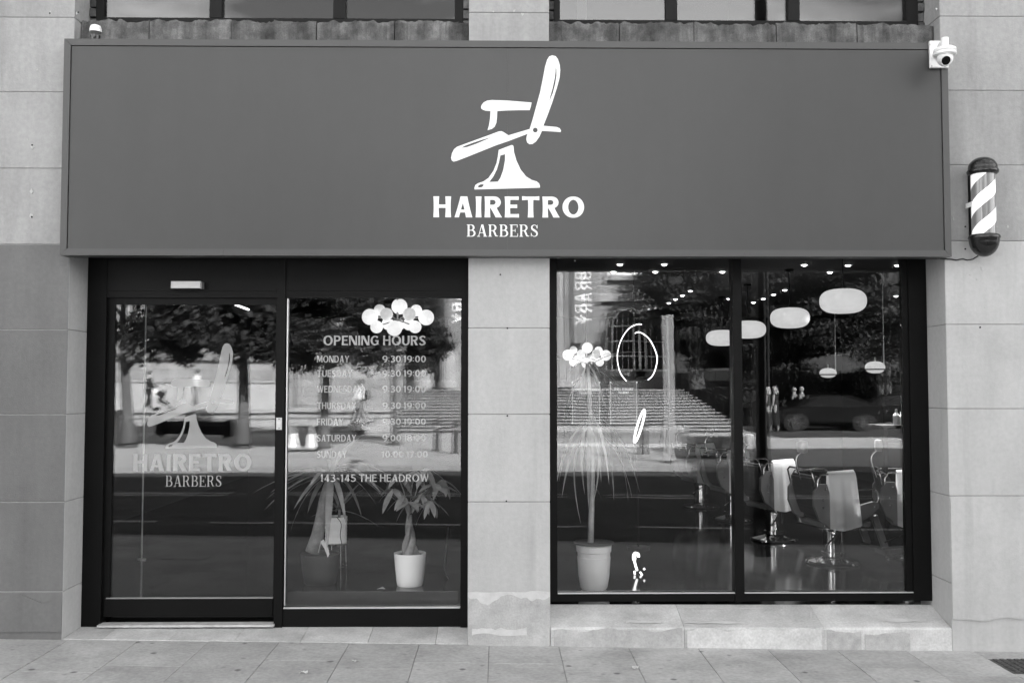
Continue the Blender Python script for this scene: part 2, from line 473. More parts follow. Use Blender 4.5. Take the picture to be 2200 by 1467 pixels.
def glyph(ch, s, serif=False):
    t = s*0.62
    h = s/2
    if serif: return glyph_serif(ch, s)
    if ch == 'H': return .86, _vs(h,0,h,1,s)+_vs(.86-h,0,.86-h,1,s)+_hs(h,.86-h,.53,t)
    if ch == 'A': return .92, _vs(.13,0,.43,1,s*.78,.1)+_vs(.92-.17,0,.50,1,s*1.12,.1)+_hs(.2,.7,.30,t*.85)
    if ch == 'I': return s*1.05, _vs(h,0,h,1,s)
    if ch == 'R': return .84, _vs(h,0,h,1,s)+_bowl(h,.42,.78-h+.02,.44+t/2,1-t/2,s,t)+_vs(.42,.48,.70,0,s*1.15,.08)
    if ch == 'P': return .78, _vs(h,0,h,1,s)+_bowl(h,.42,.78-h,.40+t/2,1-t/2,s,t)
    if ch == 'B': return .80, _vs(h,0,h,1,s)+_bowl(h,.40,.73-h,.50,1-t/2,s*.95,t)+_bowl(h,.42,.80-h,t/2,.52,s,t)
    if ch == 'D': return .92, _vs(h,0,h,1,s)+_bowl(h,.40,.92-h,t/2,1-t/2,s,t)
    if ch == 'E': return .69, _vs(h,0,h,1,s)+_hs(h,.69,1-t/2,t)+_hs(h,.61,.53,t)+_hs(h,.70,t/2,t)
    if ch == 'F': return .66, _vs(h,0,h,1,s)+_hs(h,.66,1-t/2,t)+_hs(h,.58,.50,t)
    if ch == 'L': return .66, _vs(h,0,h,1,s)+_hs(h,.66,t/2,t)
    if ch == 'T': return .86, _vs(.43,0,.43,1,s)+_hs(0,.86,1-t/2,t,.25)
    if ch == 'N': return .92, _vs(h*.8,0,h*.8,1,s*.8)+_vs(.92-h*.8,0,.92-h*.8,1,s*.8)+_vs(.17,1,.75,0,s*1.25,.02)
    if ch == 'M': return 1.12, _vs(h*.8,0,.12,1,s*.75)+_vs(1.12-h,0,.98,1,s)+_vs(.19,1,.54,.12,s*1.1,.02)+_vs(.93,1,.56,.12,s*.8,.02)
    if ch == 'U':
        P, Wd = _arc(.43,.36,.43-h,.36-t/2,180,360,s,t)
        return .86, _path([(h,1)]+P+[(.86-h,1)], [s]+Wd+[s])
    if ch in 'OQ':
        P, Wd = _arc(.53,.5,.53-h,.5-t/2+.012,0,360,s*1.08,t*.9,36)
        return 1.06, _path(P[:-1], Wd[:-1], True)
    if ch == '0':
        P, Wd = _arc(.42,.5,.42-h,.5-t/2,0,360,s,t,30)
        return .84, _path(P[:-1], Wd[:-1], True)
    if ch in 'CG':
        P, Wd = _arc(.52,.5,.52-h,.5-t/2,45,318,s*1.05,t*.9,26)
        out = _path(P, Wd)
        if ch == 'G': out += _vs(.80,.08,.80,.48,s*.9)+_hs(.56,.92,.46,t*.9)
        return .95, out
    if ch == 'S': return .74, _S(.74, s, t)
    if ch == 'Y': return .88, _vs(.12,1,.44,.42,s*1.1,.05)+_vs(.78,1,.44,.42,s*.8,.05)+_vs(.44,0,.44,.46,s)
    if ch == 'V': return .90, _vs(.14,1,.46,0,s*1.1,.05)+_vs(.80,1,.46,0,s*.8,.05)
    if ch == 'W': return 1.30, _vs(.13,1,.38,0,s*1.1,.05)+_vs(.66,1,.40,0,s*.8,.05)+_vs(.64,1,.92,0,s*1.1,.05)+_vs(1.20,1,.94,0,s*.8,.05)
    if ch == 'X': return .88, _vs(.14,1,.74,0,s*1.1,.05)+_vs(.74,1,.14,0,s*.8,.05)
    if ch == '1': return .46, _vs(.28,0,.28,1,s)+_vs(.08,.76,.24,.98,s*.7,0)
    if ch == '3':
        a, wa = _arc(.33,.745,.28,.255-t/2,140,-90,s*.95,t,14); b, wb = _arc(.33,.27,.34,.27-t/2,90,-140,s,t,16)
        return .74, _path(a,wa)+_path(b,wb)
    if ch == '4': return .82, _vs(.56,0,.56,1,s)+_vs(.14,.28,.50,1,s*.75,0)+_hs(.04,.80,.27,t)
    if ch == '5':
        b, wb = _arc(.33,.32,.36,.32-t/2,125,-140,s,t,16)
        return .76, _path(b,wb)+_hs(.12,.68,1-t/2,t)+_vs(.15,.50,.19,1,s*.7,0)
    if ch == '7': return .74, _hs(.02,.72,1-t/2,t)+_vs(.28,0,.62,.96,s,.05)
    if ch == '8':
        a, wa = _arc(.40,.745,.26,.255-t/2,0,360,s*.85,t*.9,24); b, wb = _arc(.40,.27,.33,.27-t/2,0,360,s*.95,t*.9,24)
        return .80, _path(a[:-1],wa[:-1],True)+_path(b[:-1],wb[:-1],True)
    if ch == '9':
        a, wa = _arc(.40,.66,.32,.34-t/2,0,360,s*.95,t*.9,24)
        c = _spline([(.72,.66,s*.95),(.70,.40,s*.9),(.56,.16,s*.8),(.26,.02,t*.9)])
        return .80, _path(a[:-1],wa[:-1],True)+_path([(x,y) for x,y,_ in c],[w for *_,w in c])
    if ch == ':':
        d = s*.62
        return s*1.1, [[(h-d/2,.12),(h+d/2,.12),(h+d/2,.12+d),(h-d/2,.12+d)], [(h-d/2,.62),(h+d/2,.62),(h+d/2,.62+d),(h-d/2,.62+d)]]
    if ch == '-': return .50, _hs(.04,.46,.42,t*1.05)
    if ch == '.': return s, [[(0,0),(s*.8,0),(s*.8,s*.8),(0,s*.8)]]
    return .36, []

def glyph_serif(ch, s):
    t = .05; h = s/2; e = .075
    def stem(x): return _vs(x,0,x,1,s,0,1)
    def foot(x0, x1, y): return _hs(x0, x1, y, t, 0, 1)
    if ch == 'B': x=e+h; return .80, stem(x)+foot(0,.42,1-t/2)+foot(0,.44,t/2)+_bowl(x,.36,.70-h,.52,1-t/2,s,t)+_bowl(x,.40,.79-h,t/2,.53,s,t)
    if ch == 'R': x=e+h; return .88, stem(x)+foot(0,.40,1-t/2)+foot(0,2*x,t/2)+_bowl(x,.38,.73-h,.50,1-t/2,s,t)+_path([(.40,.49),(.52,.42),(.60,.24),(.68,.08),(.80,.04),(.88,.07)],[t,s*.9,s,s*.8,t*1.2,t])
    if ch == 'A': return .90, _vs(.13,0,.43,1,t*1.2,0,1)+_vs(.74,0,.47,1,s*1.15,0,1)+_hs(.21,.68,.32,t,0,1)+foot(0,.27,t/2)+foot(.58,.92,t/2)
    if ch == 'E':
        x=e+h
        return .76, stem(x)+foot(0,.70,1-t/2)+foot(0,.74,t/2)+_hs(x,.52,.51,t,0,1)+_vs(.68,.76,.685,1,t,0,1)+_vs(.72,.26,.725,0,t,0,1)+_vs(.50,.38,.50,.64,t,0,1)
    if ch == 'S':
        c = _spline([(.58,.70,t),(.54,.88,t),(.34,.975,t),(.13,.86,s*.7),(.14,.66,s*.95),(.34,.52,s*1.05),(.55,.36,s*.95),(.56,.14,s*.7),(.34,.025,t),(.12,.12,t),(.06,.30,t)])
        return .68, _path([(x,y) for x,y,_ in c],[w for *_,w in c])+_vs(.60,.68,.60,.98,t*.9,0,1)+_vs(.05,.02,.05,.32,t*.9,0,1)
    return .4, []

def text_polys(s, weight, serif=False, track=.14, space=.36):
    """one list of outlines per letter, and the width of the line"""
    x = 0.0; out = []
    for ch in s:
        if ch == ' ': x += space; continue
        w, q = glyph(ch, weight, serif)
        out.append([[(a+x, b) for a, b in p] for p in q])
        x += w + track
    return out, x - track

def _area(p): return sum(p[i][0]*p[(i+1)%len(p)][1]-p[(i+1)%len(p)][0]*p[i][1] for i in range(len(p)))/2
def cdt_fill(pos, neg=()):
    """union of POS minus NEG as flat triangles in 2-D; nudged and tried again when the outlines meet too neatly"""
    pos = [p for p in pos if abs(_area(p)) > 1e-9]; neg = [p for p in neg if abs(_area(p)) > 1e-9]
    size = max(max(abs(a), abs(b)) for p in pos for a, b in p)
    want = sum(abs(_area(p)) for p in pos); rj = random.Random(1)
    for go in range(12):
        j = size*2e-5*go
        vs = []; faces = []
        for p in list(pos)+list(neg):
            q = p if _area(p) > 0 else p[::-1]
            faces.append(list(range(len(vs), len(vs)+len(q)))); vs += [Vector((u+rj.uniform(-j, j), v+rj.uniform(-j, j))) for u, v in q]
        V, E, F, ov, oe, of = delaunay_2d_cdt(vs, [], faces, 0, size*1e-6)
        tris = [f for f, o in zip(F, of) if any(i < len(pos) for i in o) and not any(i >= len(pos) for i in o)]
        got = sum(abs(_area([V[i] for i in f])) for f in tris)
        if neg or (got <= want*1.01 and got > want*.6): break
    return [(v[0], v[1]) for v in V], tris

def flat_print(name, groups, to3d, m, parent, neg=()):
    """flat print from 2-D outlines, one group of outlines per letter; to3d maps 2-D to a point"""
    mb = MB()
    for polys in groups:
        V, T = cdt_fill(polys, neg)
        used = sorted({i for t in T for i in t}); ix = {k: i for i, k in enumerate(used)}
        mb.add([to3d(*V[k]) for k in used], [[ix[i] for i in t] for t in T])
    return mb.build(name, m, parent)

def line_of_text(name, s, x0px, x1px, ytop, ybot, y, m, parent, weight=.24, serif=False, track=.14, space=.36):
    """text fitted between two pixel columns on the plane at depth y"""
    P, w = text_polys(s, weight, serif, track, space)
    yc = (ytop+ybot)/2
    xa, xb = WX(x0px, yc, y), WX(x1px, yc, y); za, zb = WZ(ybot, y, x0px), WZ(ytop, y, x0px)
    k = (xb-xa)/w
    return flat_print(name, P, lambda a, b: Vector((xa+a*k, y, za+b*(zb-za))), m, parent)

EMB_OUT = [
 [(860,625),(880,560),(905,470),(935,360),(955,260),(970,180),(985,130),(1000,106),(1022,98),(1045,104),(1062,125),(1075,165),(1079,205),(1074,260),(1055,330),(1020,440),(985,535),(958,602),
  (1000,606),(1055,611),(1075,620),(1084,635),(1082,648),(1050,645),(1000,642),(948,639),(930,680),(905,715),(880,733),(858,734),(842,722),(836,700),(838,680),(845,660),
  (708,712),(620,742),(500,790),(400,830),(340,853),(315,859),(302,850),(297,832),(303,800),(318,770),(340,752),(450,712),(560,672),(640,642),(660,641),(680,652),(708,671),(760,655)],
 [(511,470),(515,455),(530,435),(555,422),(590,418),(700,422),(800,430),(874,436),(868,465),(860,491),(780,491),(700,493),(628,497),(626,540),(622,580),(610,608),(590,625),(558,634),(568,600),(576,550),(579,497),(545,495),(525,488),(514,480)],
 [(638,775),(690,755),(730,740),(740,742),(745,752),(748,790),(765,850),(795,915),(835,965),(875,990),(910,1000),(928,1015),(933,1030),(933,1045),(800,1049),(650,1053),(500,1057),(465,1058),(464,1045),(472,1025),(490,1013),(530,1000),(565,975),(600,925),(622,870),(632,820)]]
EMB_HOLE = [
 [(900+17*math.cos(a*math.pi/7), 633+17*math.sin(a*math.pi/7)) for a in range(14)],
 [(1046,182),(1051,200),(1052,240),(1043,300),(1025,370),(1000,428),(1008,390),(1025,330),(1040,260),(1045,215)],
 [(585,684),(550,700),(480,730),(410,755),(372,760),(390,748),(450,725),(520,702)],
 [(650,815),(684,806),(683,850),(670,920),(650,975),(632,1002),(570,1004),(600,965),(625,915),(640,865)],
 [(488,1040),(495,1028),(510,1021),(530,1021),(528,1032),(518,1041),(500,1044)]]
def emblem(name, y, m, parent, k=1.0, cx=1093.0, topy=422.0):
    """barber chair emblem; K scales it about the top of the lettering"""
    def f(a, b):
        px, py = 880+a/3.3333, 90+b/3.3333
        return W(cx+(px-1093)*k, topy+(py-422)*k, y)
    sc = lambda L: [[(a, b) for a, b in p] for p in L]
    return flat_print(name, [sc(EMB_OUT)], f, m, parent, sc(EMB_HOLE))
# ------------------------------------------------------------------ near ground: pavement of stone slabs, kerb, road
SL = 0.016
KERB_Y, FAR_Y = -3.75, -14.3
def gz(x, y=0.0):
    if y >= KERB_Y - .16: return -SL*x
    if y <= FAR_Y: return 0.0
    u = (KERB_Y - y)/(KERB_Y - FAR_Y)
    return -SL*x*(1-u)
def sheet(name, x0, x1, y0, y1, dz, m, nx=2, ny=2, parent=None):
    mb = MB(); vs = []; fs = []
    for j in range(ny+1):
        for i in range(nx+1):
            x = x0+(x1-x0)*i/nx; y = y0+(y1-y0)*j/ny; vs.append((x, y, gz(x, y)+dz))
    for j in range(ny):
        for i in range(nx):
            a = j*(nx+1)+i; fs.append((a, a+1, a+nx+2, a+nx+1))
    mb.add(vs, fs); return mb.build(name, m, parent)

ground = MB(); ground.add([(-900,-900,-2.2),(900,-900,-2.2),(900,900,-2.2),(-900,900,-2.2)], [(0,1,2,3)])
ground.build("ground", mat("distant_ground", 0.10, 0.9, var=0.2, scale=0.2), kind='structure')

pave = sheet("pavement", -14, 14, KERB_Y, 0.5, -0.006, M_JOINT, 8, 4); pave['kind'] = 'structure'
CW = 0.475
x_ref = W(1354, 1391, -0.1).x
slab_meshes = {}
def slab_mesh(w, l):
    key = (w, l)
    if key not in slab_meshes:
        mb = MB(); mb.box((-w/2+.002, -l/2+.002, -.05), (w/2-.002, l/2-.002, 0), bev=.003)
        o = mb.build("paving_slab", M_SLAB); slab_meshes[key] = o.data; bpy.data.objects.remove(o)
    return slab_meshes[key]
rs = random.Random(11)
for c in range(-14, 15):
    xc = x_ref + CW*(c+.5); y = 0.02; first = True
    while y > KERB_Y + .02:
        l = rs.choice([.6, .75, .75, .9, 1.05])
        if first: l = rs.choice([.45, .6, .75, .9]); first = False
        l = min(l, y-KERB_Y)
        if y-l-KERB_Y < .2: l = y-KERB_Y
        o = bpy.data.objects.new("paving_slab", slab_mesh(CW, round(l, 3))); COL.objects.link(o)
        o.parent = pave; o.location = (xc, y-l/2, gz(xc)+rs.uniform(-.002, .001))
        o.rotation_euler = (rs.uniform(-.002, .002), SL+rs.uniform(-.002, .002), 0)
        y -= l

road = sheet("road", -60, 60, FAR_Y-.02, KERB_Y-.10, -0.12, M_ASPH, 16, 12); road['kind'] = 'structure'
for (Y, wd) in ((5.9, .10), (9.4, .10), (9.75, .10)):
    for (xa, xb) in ((-30, -4.6), (-3.9, 1.2), (1.9, 3.4), (4.4, 30)):
        o = sheet("road_marking", xa, xb, -Y-wd/2, -Y+wd/2, -0.116, M_LINE, 6, 1, road)
kb = MB(); kb.box((-.455, -.075, -.2), (.455, .075, 0), bev=.012)
k0 = kb.build("kerb_stone", M_KERB); kmesh = k0.data; bpy.data.objects.remove(k0)
kerb = sheet("kerb", -14, 14, KERB_Y-.14, KERB_Y-.005, -0.05, M_JOINT, 4, 1); kerb['kind'] = 'structure'
for i in range(-15, 16):
    o = bpy.data.objects.new("kerb_stone", kmesh); COL.objects.link(o); o.parent = kerb
    o.location = (i*.92, KERB_Y-.075, gz(i*.92)+.001); o.rotation_euler = (0, SL, 0)

# ------------------------------------------------------------------ the shop building
B = thing("shop_building", "pale ashlar stone building with black framed shopfront under the grey sign", "building", (0, 0, 0))
FD = 0.5                                         # depth of the stone piers
XL = WX(146, 733, 0.0); XR = WX(2033, 733, 0.0)
XP0, XP1 = WX(1006, 733, 0.0), WX(1181, 733, 0.0)
def block(x0, x1, z0, z1, y0=0.0, y1=FD, mats=(None,), front=None, bev=.006, stone=None):
    mb = MB(); mb.box((x0, y0, z0), (x1, y1, z1), 0, bev)
    o = mb.build("stone_block", [stone or M_STONE, front or stone or M_STONE], B)
    for p in o.data.polygons:
        if p.normal.y < -.9 and front: p.material_index = 1
    return o
G = .0018
def courses(x0, x1, ys, px, fronts, zb, splits=(), painted=4):
    zs = [WZ(a, 0, px) for a in ys] + [zb]
    zs = [zs[0]+.6] + zs
    xs = [x0]+list(splits)+[x1]
    for i in range(len(zs)-1):
        for a, b in zip(xs, xs[1:]):
            block(a+(G if a != x0 else 0), b-(G if b != x1 else 0), zs[i+1]+G, zs[i]-G, front=fronts(i), stone=M_STONEP if i >= painted else M_STONE)
courses(-5.6, XL, [38, 198, 362, 525, 708, 890, 1078, 1270], 70, lambda i: M_PAINT if i >= 4 else None, .02, (-4.25,))
courses(XR, 5.6, [36, 195, 355, 518, 697, 878, 1065, 1252], 2120, lambda i: None, -.12, (4.3,))
courses(XP0, XP1, [28, 210, 380, 545, 705, 890, 1078], 1093, lambda i: None, -.06, painted=3)
# mortar core just behind the joints
for (a, b) in ((-5.55, XL-.006), (XP0+.006, XP1-.006), (XR+.006, 5.55)):
    core = MB(); core.box((a, .006, -.3), (b, FD-.006, WZ(20, 0)+.5)); core.build("mortar", M_JOINT, B)
# flaking base coats of render, thin plates standing proud of the stone
def plate(name, x0, x1, top, bot, y, th, m, seed, jt=.02, jb=.0, n=60):
    r = random.Random(seed); P = []
    for i in range(n+1):
        x = x0+(x1-x0)*i/n; P.append((x, bot(x)+(noise.noise(Vector((x*5, seed, 0)))*jb*2 if 0 < i < n else 0)))
    for i in range(n, -1, -1):
        x = x0+(x1-x0)*i/n; P.append((x, top(x)+noise.noise(Vector((x*6, seed+9, 0)))*jt*1.6+noise.noise(Vector((x*24, seed+4, 0)))*jt*.5+r.uniform(-.08, .08)*jt))
    mb = MB(); V, T = cdt_fill([P])
    ring = len(P)
    mb.prism(P, lambda a, b, t: Vector((a, y+t, b)), th)
    return mb.build(name, m, B)
z1275 = WZ(1275, 0, 1093)
plate("base_render", XP0+.002, XP1-.002, lambda x: z1275-.03, lambda x: -.05, -.011, .010, M_RENDER, 3, .035)
plate("paint_patch", XP0+.001, XP1-.001, lambda x: z1275+.012, lambda x: z1275-.075, -.0045, .004, M_WHITEWASH, 5, .006)
plate("paint_patch", XP0+.03, XP1-.16, lambda x: .115, lambda x: .07, -.014, .0028, M_WHITEWASH, 8, .02, .012)
plate("base_render", XR+.002, 5.0, lambda x: WZ(1065, 0, 2120)-.01, lambda x: WZ(1328, 0, 2120)-.012*(x-3.1), -.013, .012, M_STONEP, 12, .0, .022, 40)
plate("base_render", -5.0, XL-.002, lambda x: WZ(1285, 0, 70), lambda x: WZ(1350, 0, 70)-.02, -.009, .008, M_PAINT, 15, .03, .0, 30)
# small repairs and fixing holes in the stone
for (px, py, s_) in ((70, 316, .03), (68, 410, .035), (68, 465, .03), (165, 30, .018), (108, 28, .018), (80, 150, .012), (60, 300, .01),
                     (2110, 575, .03), (2100, 600, .02), (2140, 485, .025), (2165, 487, .02), (2150, 610, .016), (2048, 470, .02), (1235, 560, .01),
                     (1122, 32, .022), (1105, 24, .018), (1060, 26, .012), (2012, 20, .02), (2115, 660, .012), (2085, 590, .02)):
    if px < XL and py: pass
    r = random.Random(int(px*7+py)); c = W(px, py, 0)
    P = [(c.x+.6*s_*r.uniform(.2, 1)*math.cos(k*.7), c.z+.7*s_*r.uniform(.3, 1.1)*math.sin(k*.7)) for k in range(9)]
    mb = MB(); mb.prism(P, lambda a, b, t: Vector((a, -.003+t, b)), .0028); mb.build("filler_patch", mat("pale_filler", .43, .8, var=.1, scale=30), B)
for (px, py) in ((69, 312), (68, 466), (1075, 590), (1090, 705), (1088, 1076), (1090, 893), (2106, 703), (2074, 487), (168, 27), (107, 29), (2074, 535)):
    c = W(px, py, -.004); mb = MB(); mb.lathe([(.0, -.002), (.006, -.001), (.006, .002), (0, .003)], c, 8, axis='Y'); mb.build("fixing_hole", M_SLOTBLACK, B)

# stone sill under the shop window, worn and sloping
def sill_piece(px0, px1, bx0=None, bx1=None):
    x0 = bx0 if bx0 is not None else WX(px0, 1345, 0); x1 = bx1 if bx1 is not None else WX(px1, 1345, 0)
    zf = .118; zb = .205
    prof = [(0, -.14), (0, zf-.012), (.010, zf), (.325, zb), (.325, -.14)]
    mb = MB(); n = 10
    vs = []; fs = []
    for i in range(n+1):
        x = x0+(x1-x0)*i/n
        for k, (yy, zz) in enumerate(prof):
            d = noise.noise(Vector((x*4, k*3.1, 2)))*.006 if k in (1, 2) else 0
            vs.append((x, yy+abs(d), zz+d*.6-.004*x))
    K = len(prof)
    for i in range(n):
        for k in range(K): fs.append((i*K+k, i*K+(k+1) % K, (i+1)*K+(k+1) % K, (i+1)*K+k))
    fs += [tuple(range(K)), tuple(n*K+k for k in range(K))[::-1]]
    mb.add(vs, fs); return mb.build("sill_stone", M_SILL, B)
sill_piece(1187, 1470, bx0=XP1+.002); sill_piece(1470.8, 1771.5); sill_piece(1772, 2030, bx1=XR-.002)
def face_patch(px0, px1, y0px, y1px, seed, m, th=.007):
    plate("base_render", WX(px0, 1360, 0), WX(px1, 1360, 0), lambda x: WZ(y0px, 0, px0)-.012, lambda x: -.12, -th+.0005, th-.001, m, seed, .016)
face_patch(1190, 1466, 1349, 1390, 21, M_RENDER); face_patch(1476, 1765, 1348, 1390, 22, M_SILL); face_patch(1776, 1850, 1352, 1390, 23, M_BARE, .005); face_patch(1858, 1955, 1356, 1390, 24, M_BARE, .005)
for (a, b, c, d) in ((1345, 1420, 1328, 1336), (1470, 1600, 1330, 1337), (1740, 1745, 1300, 1328), (1460, 1640, 1296, 1300), (1890, 1990, 1322, 1334)):
    # scrapes of old white paint lying on the slope of the sill
    def on(px, py):
        v = W(px, py, 0.0); yy = .30*(1345-py)/(1345-1292); v = W(px, py, yy); return Vector((v.x, yy, .118+(.205-.118)*(yy/.325)-.004*v.x+.0035))
    r = random.Random(a); mb = MB(); P = []
    n = 8
    for i in range(n+1): P.append(on(a+(b-a)*i/n, d-r.uniform(0, .4)*(d-c)))
    for i in range(n, -1, -1): P.append(on(a+(b-a)*i/n, c+r.uniform(0, .4)*(d-c)))
    mb.add(P, [list(range(len(P)))]); mb.build("paint_patch", M_WHITEWASH, B)

# sloping step stones in front of the door
xj = [XL+.001] + [WX(p, 1338, .30) for p in (255, 392, 527, 663, 802, 941)] + [XP0-.001]
for a, b in zip(xj, xj[1:]):
    mb = MB(); a2, b2 = a+.0015, b-.0015; jz = rng.uniform(-.003, .003)
    zf0, zf1 = gz(a)+.004, gz(b)+.004
    vs = [(a2, 0.01, -.2), (b2, 0.01, -.2), (b2, .42, -.2), (a2, .42, -.2), (a2, 0.01, zf0), (b2, 0.01, zf1), (b2, .42, .064+jz), (a2, .42, .064-jz)]
    mb.add(vs, [(0,3,2,1),(4,5,6,7),(0,1,5,4),(1,2,6,5),(2,3,7,6),(3,0,4,7)]); mb.build("step_stone", M_SILL, B)

# ---- door set and sidelight
YD = 0.30                                         # front of the black frames
zT = WZ(556, YD)
ztop = 3.35
zdoor_head = WZ(640, YD)
zfl = .062
def X3(px, py=1000): return WX(px, py, YD)
fr = MB()
fr.box((XL+.002, YD, .03), (X3(222), YD+.10, ztop))                        # broad left jamb
fr.box((X3(222), YD+.005, zdoor_head), (X3(592), YD+.11, ztop))            # header over the door
fr.box((X3(592), YD-.01, .04), (X3(610), YD+.10, ztop))                    # mullion
fr.box((X3(610), YD+.003, zdoor_head), (X3(990), YD+.10, ztop))            # header over the sidelight
fr.box((X3(990), YD-.006, .05), (XP0-.002, YD+.10, ztop))                  # right jamb
fr.box((X3(610), YD+.001, .055), (X3(990), YD+.09, WZ(1306, YD)))          # bottom rail of the sidelight
df = fr.build("door_frame", M_BLACK, B)
for (p0, p1, py0, py1) in ((222, 592, 622, 626), (612, 990, 622, 625)):
    mb = MB(); mb.box((X3(p0)+.004, YD-.004, WZ(py1, YD)), (X3(p1)-.004, YD+.006, WZ(py0, YD))); mb.build("drip_bead", M_BLACK, df)
mb = MB(); mb.box((X3(612), YD-.004, WZ(1306, YD)), (X3(989), YD+.03, WZ(1302.5, YD)), bev=.002); mb.build("glazing_bead", M_SILVER, df)
mb = MB(); mb.box((X3(612.5), YD+.012, WZ(1300, YD)), (X3(615), YD+.03, WZ(642, YD))); mb.build("glazing_bead", M_SILVER, df)
mb = MB(); mb.box((X3(214, 1327), YD-.05, .0665), (X3(592, 1327)-.003, YD+.05, .082), bev=.003); mb.build("threshold", mat("worn_aluminium", .5, .5, var=.2, scale=14), df)
def pane(name, x0, x1, z0, z1, y, parent, m=None, wedge=0.0, th=.012, vw=0.0):
    mb = MB(); t0 = th+wedge*(x1-x0); 
    vs = [(x0, y, z0), (x1, y, z0), (x1, y, z1), (x0, y, z1), (x0, y+th, z0), (x1, y+t0, z0), (x1, y+t0+vw*(z1-z0), z1), (x0, y+th+vw*(z1-z0), z1)]
    mb.add(vs, [(0,1,2,3),(5,4,7,6),(1,5,6,2),(4,0,3,7),(3,2,6,7),(4,5,1,0)])
    return mb.build(name, m or M_GLASS, parent)
# sliding door leaf, a little behind the frame
YL = YD+.035
def XLf(px): return WX(px, 1000, YL)
dl = MB(); zb_, zt_ = WZ(1322, YL), WZ(640, YL)
zg0, zg1 = WZ(1281, YL), WZ(655, YL)
dl.box((XLf(224), YL, zb_), (XLf(241), YL+.04, zt_)); dl.box((XLf(590), YL, zb_), (XLf(606), YL+.04, zt_))
dl.box((XLf(241), YL+.001, zg1), (XLf(590), YL+.04, zt_))
door = dl.build("sliding_door", M_BLACK, B)
mb = MB(); mb.box((XLf(230), YL-.012, zb_+.004), (XLf(590), YL+.038, zg0-.006), bev=.003); mb.build("bottom_rail", M_BLACK, door)
mb = MB(); mb.box((XLf(234), YL-.010, zg0-.006), (XLf(590), YL+.02, zg0+.001)); mb.build("glazing_bead", mat("grey_bead", .25, .4), door)
pane("pane", XLf(241)+.001, XLf(590)-.001, zg0+.001, zg1-.001, YL+.012, door, wedge=.0016, vw=.0006)
yv = YL+.009
emblem("emblem", yv, M_VINYL, door, .786, 413.5, 975)
line_of_text("lettering", "HAIRETRO", 287, 540, 975, 1011.5, yv, M_VINYL, door, .26, track=.15)
line_of_text("lettering", "BARBERS", 356, 476, 1021, 1045, yv, M_VINYL, door, .165, True, .13)
# sidelight pane with the opening hours
sl = MB(); sl.box((X3(612), YD+.02, WZ(1302, YD)), (X3(614.5), YD+.06, WZ(641, YD)))
side = sl.build("sidelight", M_BLACK, B)
pane("pane", X3(614.6), X3(990)-.001, WZ(1302, YD), zdoor_head-.001, YD+.03, side, wedge=-.0022, vw=-.0005)
yv = YD+.027
line_of_text("lettering", "OPENING HOURS", 695, 914.5, 721, 741.5, yv, M_VINYL3, side, .22)
ROWS = [("MONDAY", 750, 764, "9:30 19:00"), ("TUESDAY", 757, 795, "9:30 19:00"), ("WEDNESDAY", 779, 828.5, "9:30 19:00"), ("THURSDAY", 765, 864, "9:30 19:00"),
        ("FRIDAY", 738, 898.5, "9:30 19:00"), ("SATURDAY", 765, 933.5, "9:00 18:00"), ("SUNDAY", 745, 968.5, "10:00 17:00")]
for d, x1, yt, hrs in ROWS:
    line_of_text("lettering", d, 681, x1, yt, yt+14.5, yv, M_VINYL3, side, .21)
    line_of_text("lettering", hrs, 822 if hrs[0] == '9' else 820, 915 if hrs[0] == '9' else 919, yt, yt+14, yv, M_VINYL3, side, .23, space=.30)
line_of_text("lettering", "143-145 THE HEADROW", 688, 921, 1018.5, 1034.5, yv, M_VINYL3, side, .20)

# ---- shop window right of the pillar
sw = MB()
zw0, zw1 = WZ(1291, YD, 1590), 3.35
zin = WZ(1273, YD, 1590)
sw.box((XP1+.002, YD-.004, zw0), (X3(1197), YD+.10, zw1))
sw.box((X3(1577), YD-.012, zw0), (X3(1596), YD+.10, zw1))
sw.box((X3(1958), YD-.004, zw0), (XR-.002, YD+.10, zw1))
for a, b in ((1197, 1577), (1596, 1958)):
    sw.box((X3(a), YD, zw0), (X3(b), YD+.09, zin))
    sw.box((X3(a), YD, WZ(552, YD)), (X3(b), YD+.09, zw1))
win = sw.build("shop_window", M_BLACK, B)
for a, b in ((1197, 1577), (1596, 1958)):
    mb = MB(); mb.box((X3(a)+.002, YD-.006, zin-.004), (X3(b)-.002, YD+.02, zin+.004), bev=.002); mb.build("glazing_bead", M_SILVER, win)
mb = MB(); mb.box((X3(1945), YD+.01, zin), (X3(1958), YD+.06, WZ(552, YD))); mb.build("frame_bar", M_BLACK, win)
pane("pane", X3(1197)+.001, X3(1577)-.001, zin+.004, WZ(552, YD), YD+.03, win, wedge=.0036, vw=.0003)
pane("pane", X3(1596)+.001, X3(1945)-.001, zin+.004, WZ(552, YD), YD+.03, win, wedge=.004, vw=.0004)

# black lining of the shopfront between frames and stone; soffit behind the sign
ln = MB()
ln.box((XL-.02, YD+.10, 3.0), (XR+.02, YD+.2, 3.6))
ln.build("shopfront_head", M_BLACK, B)

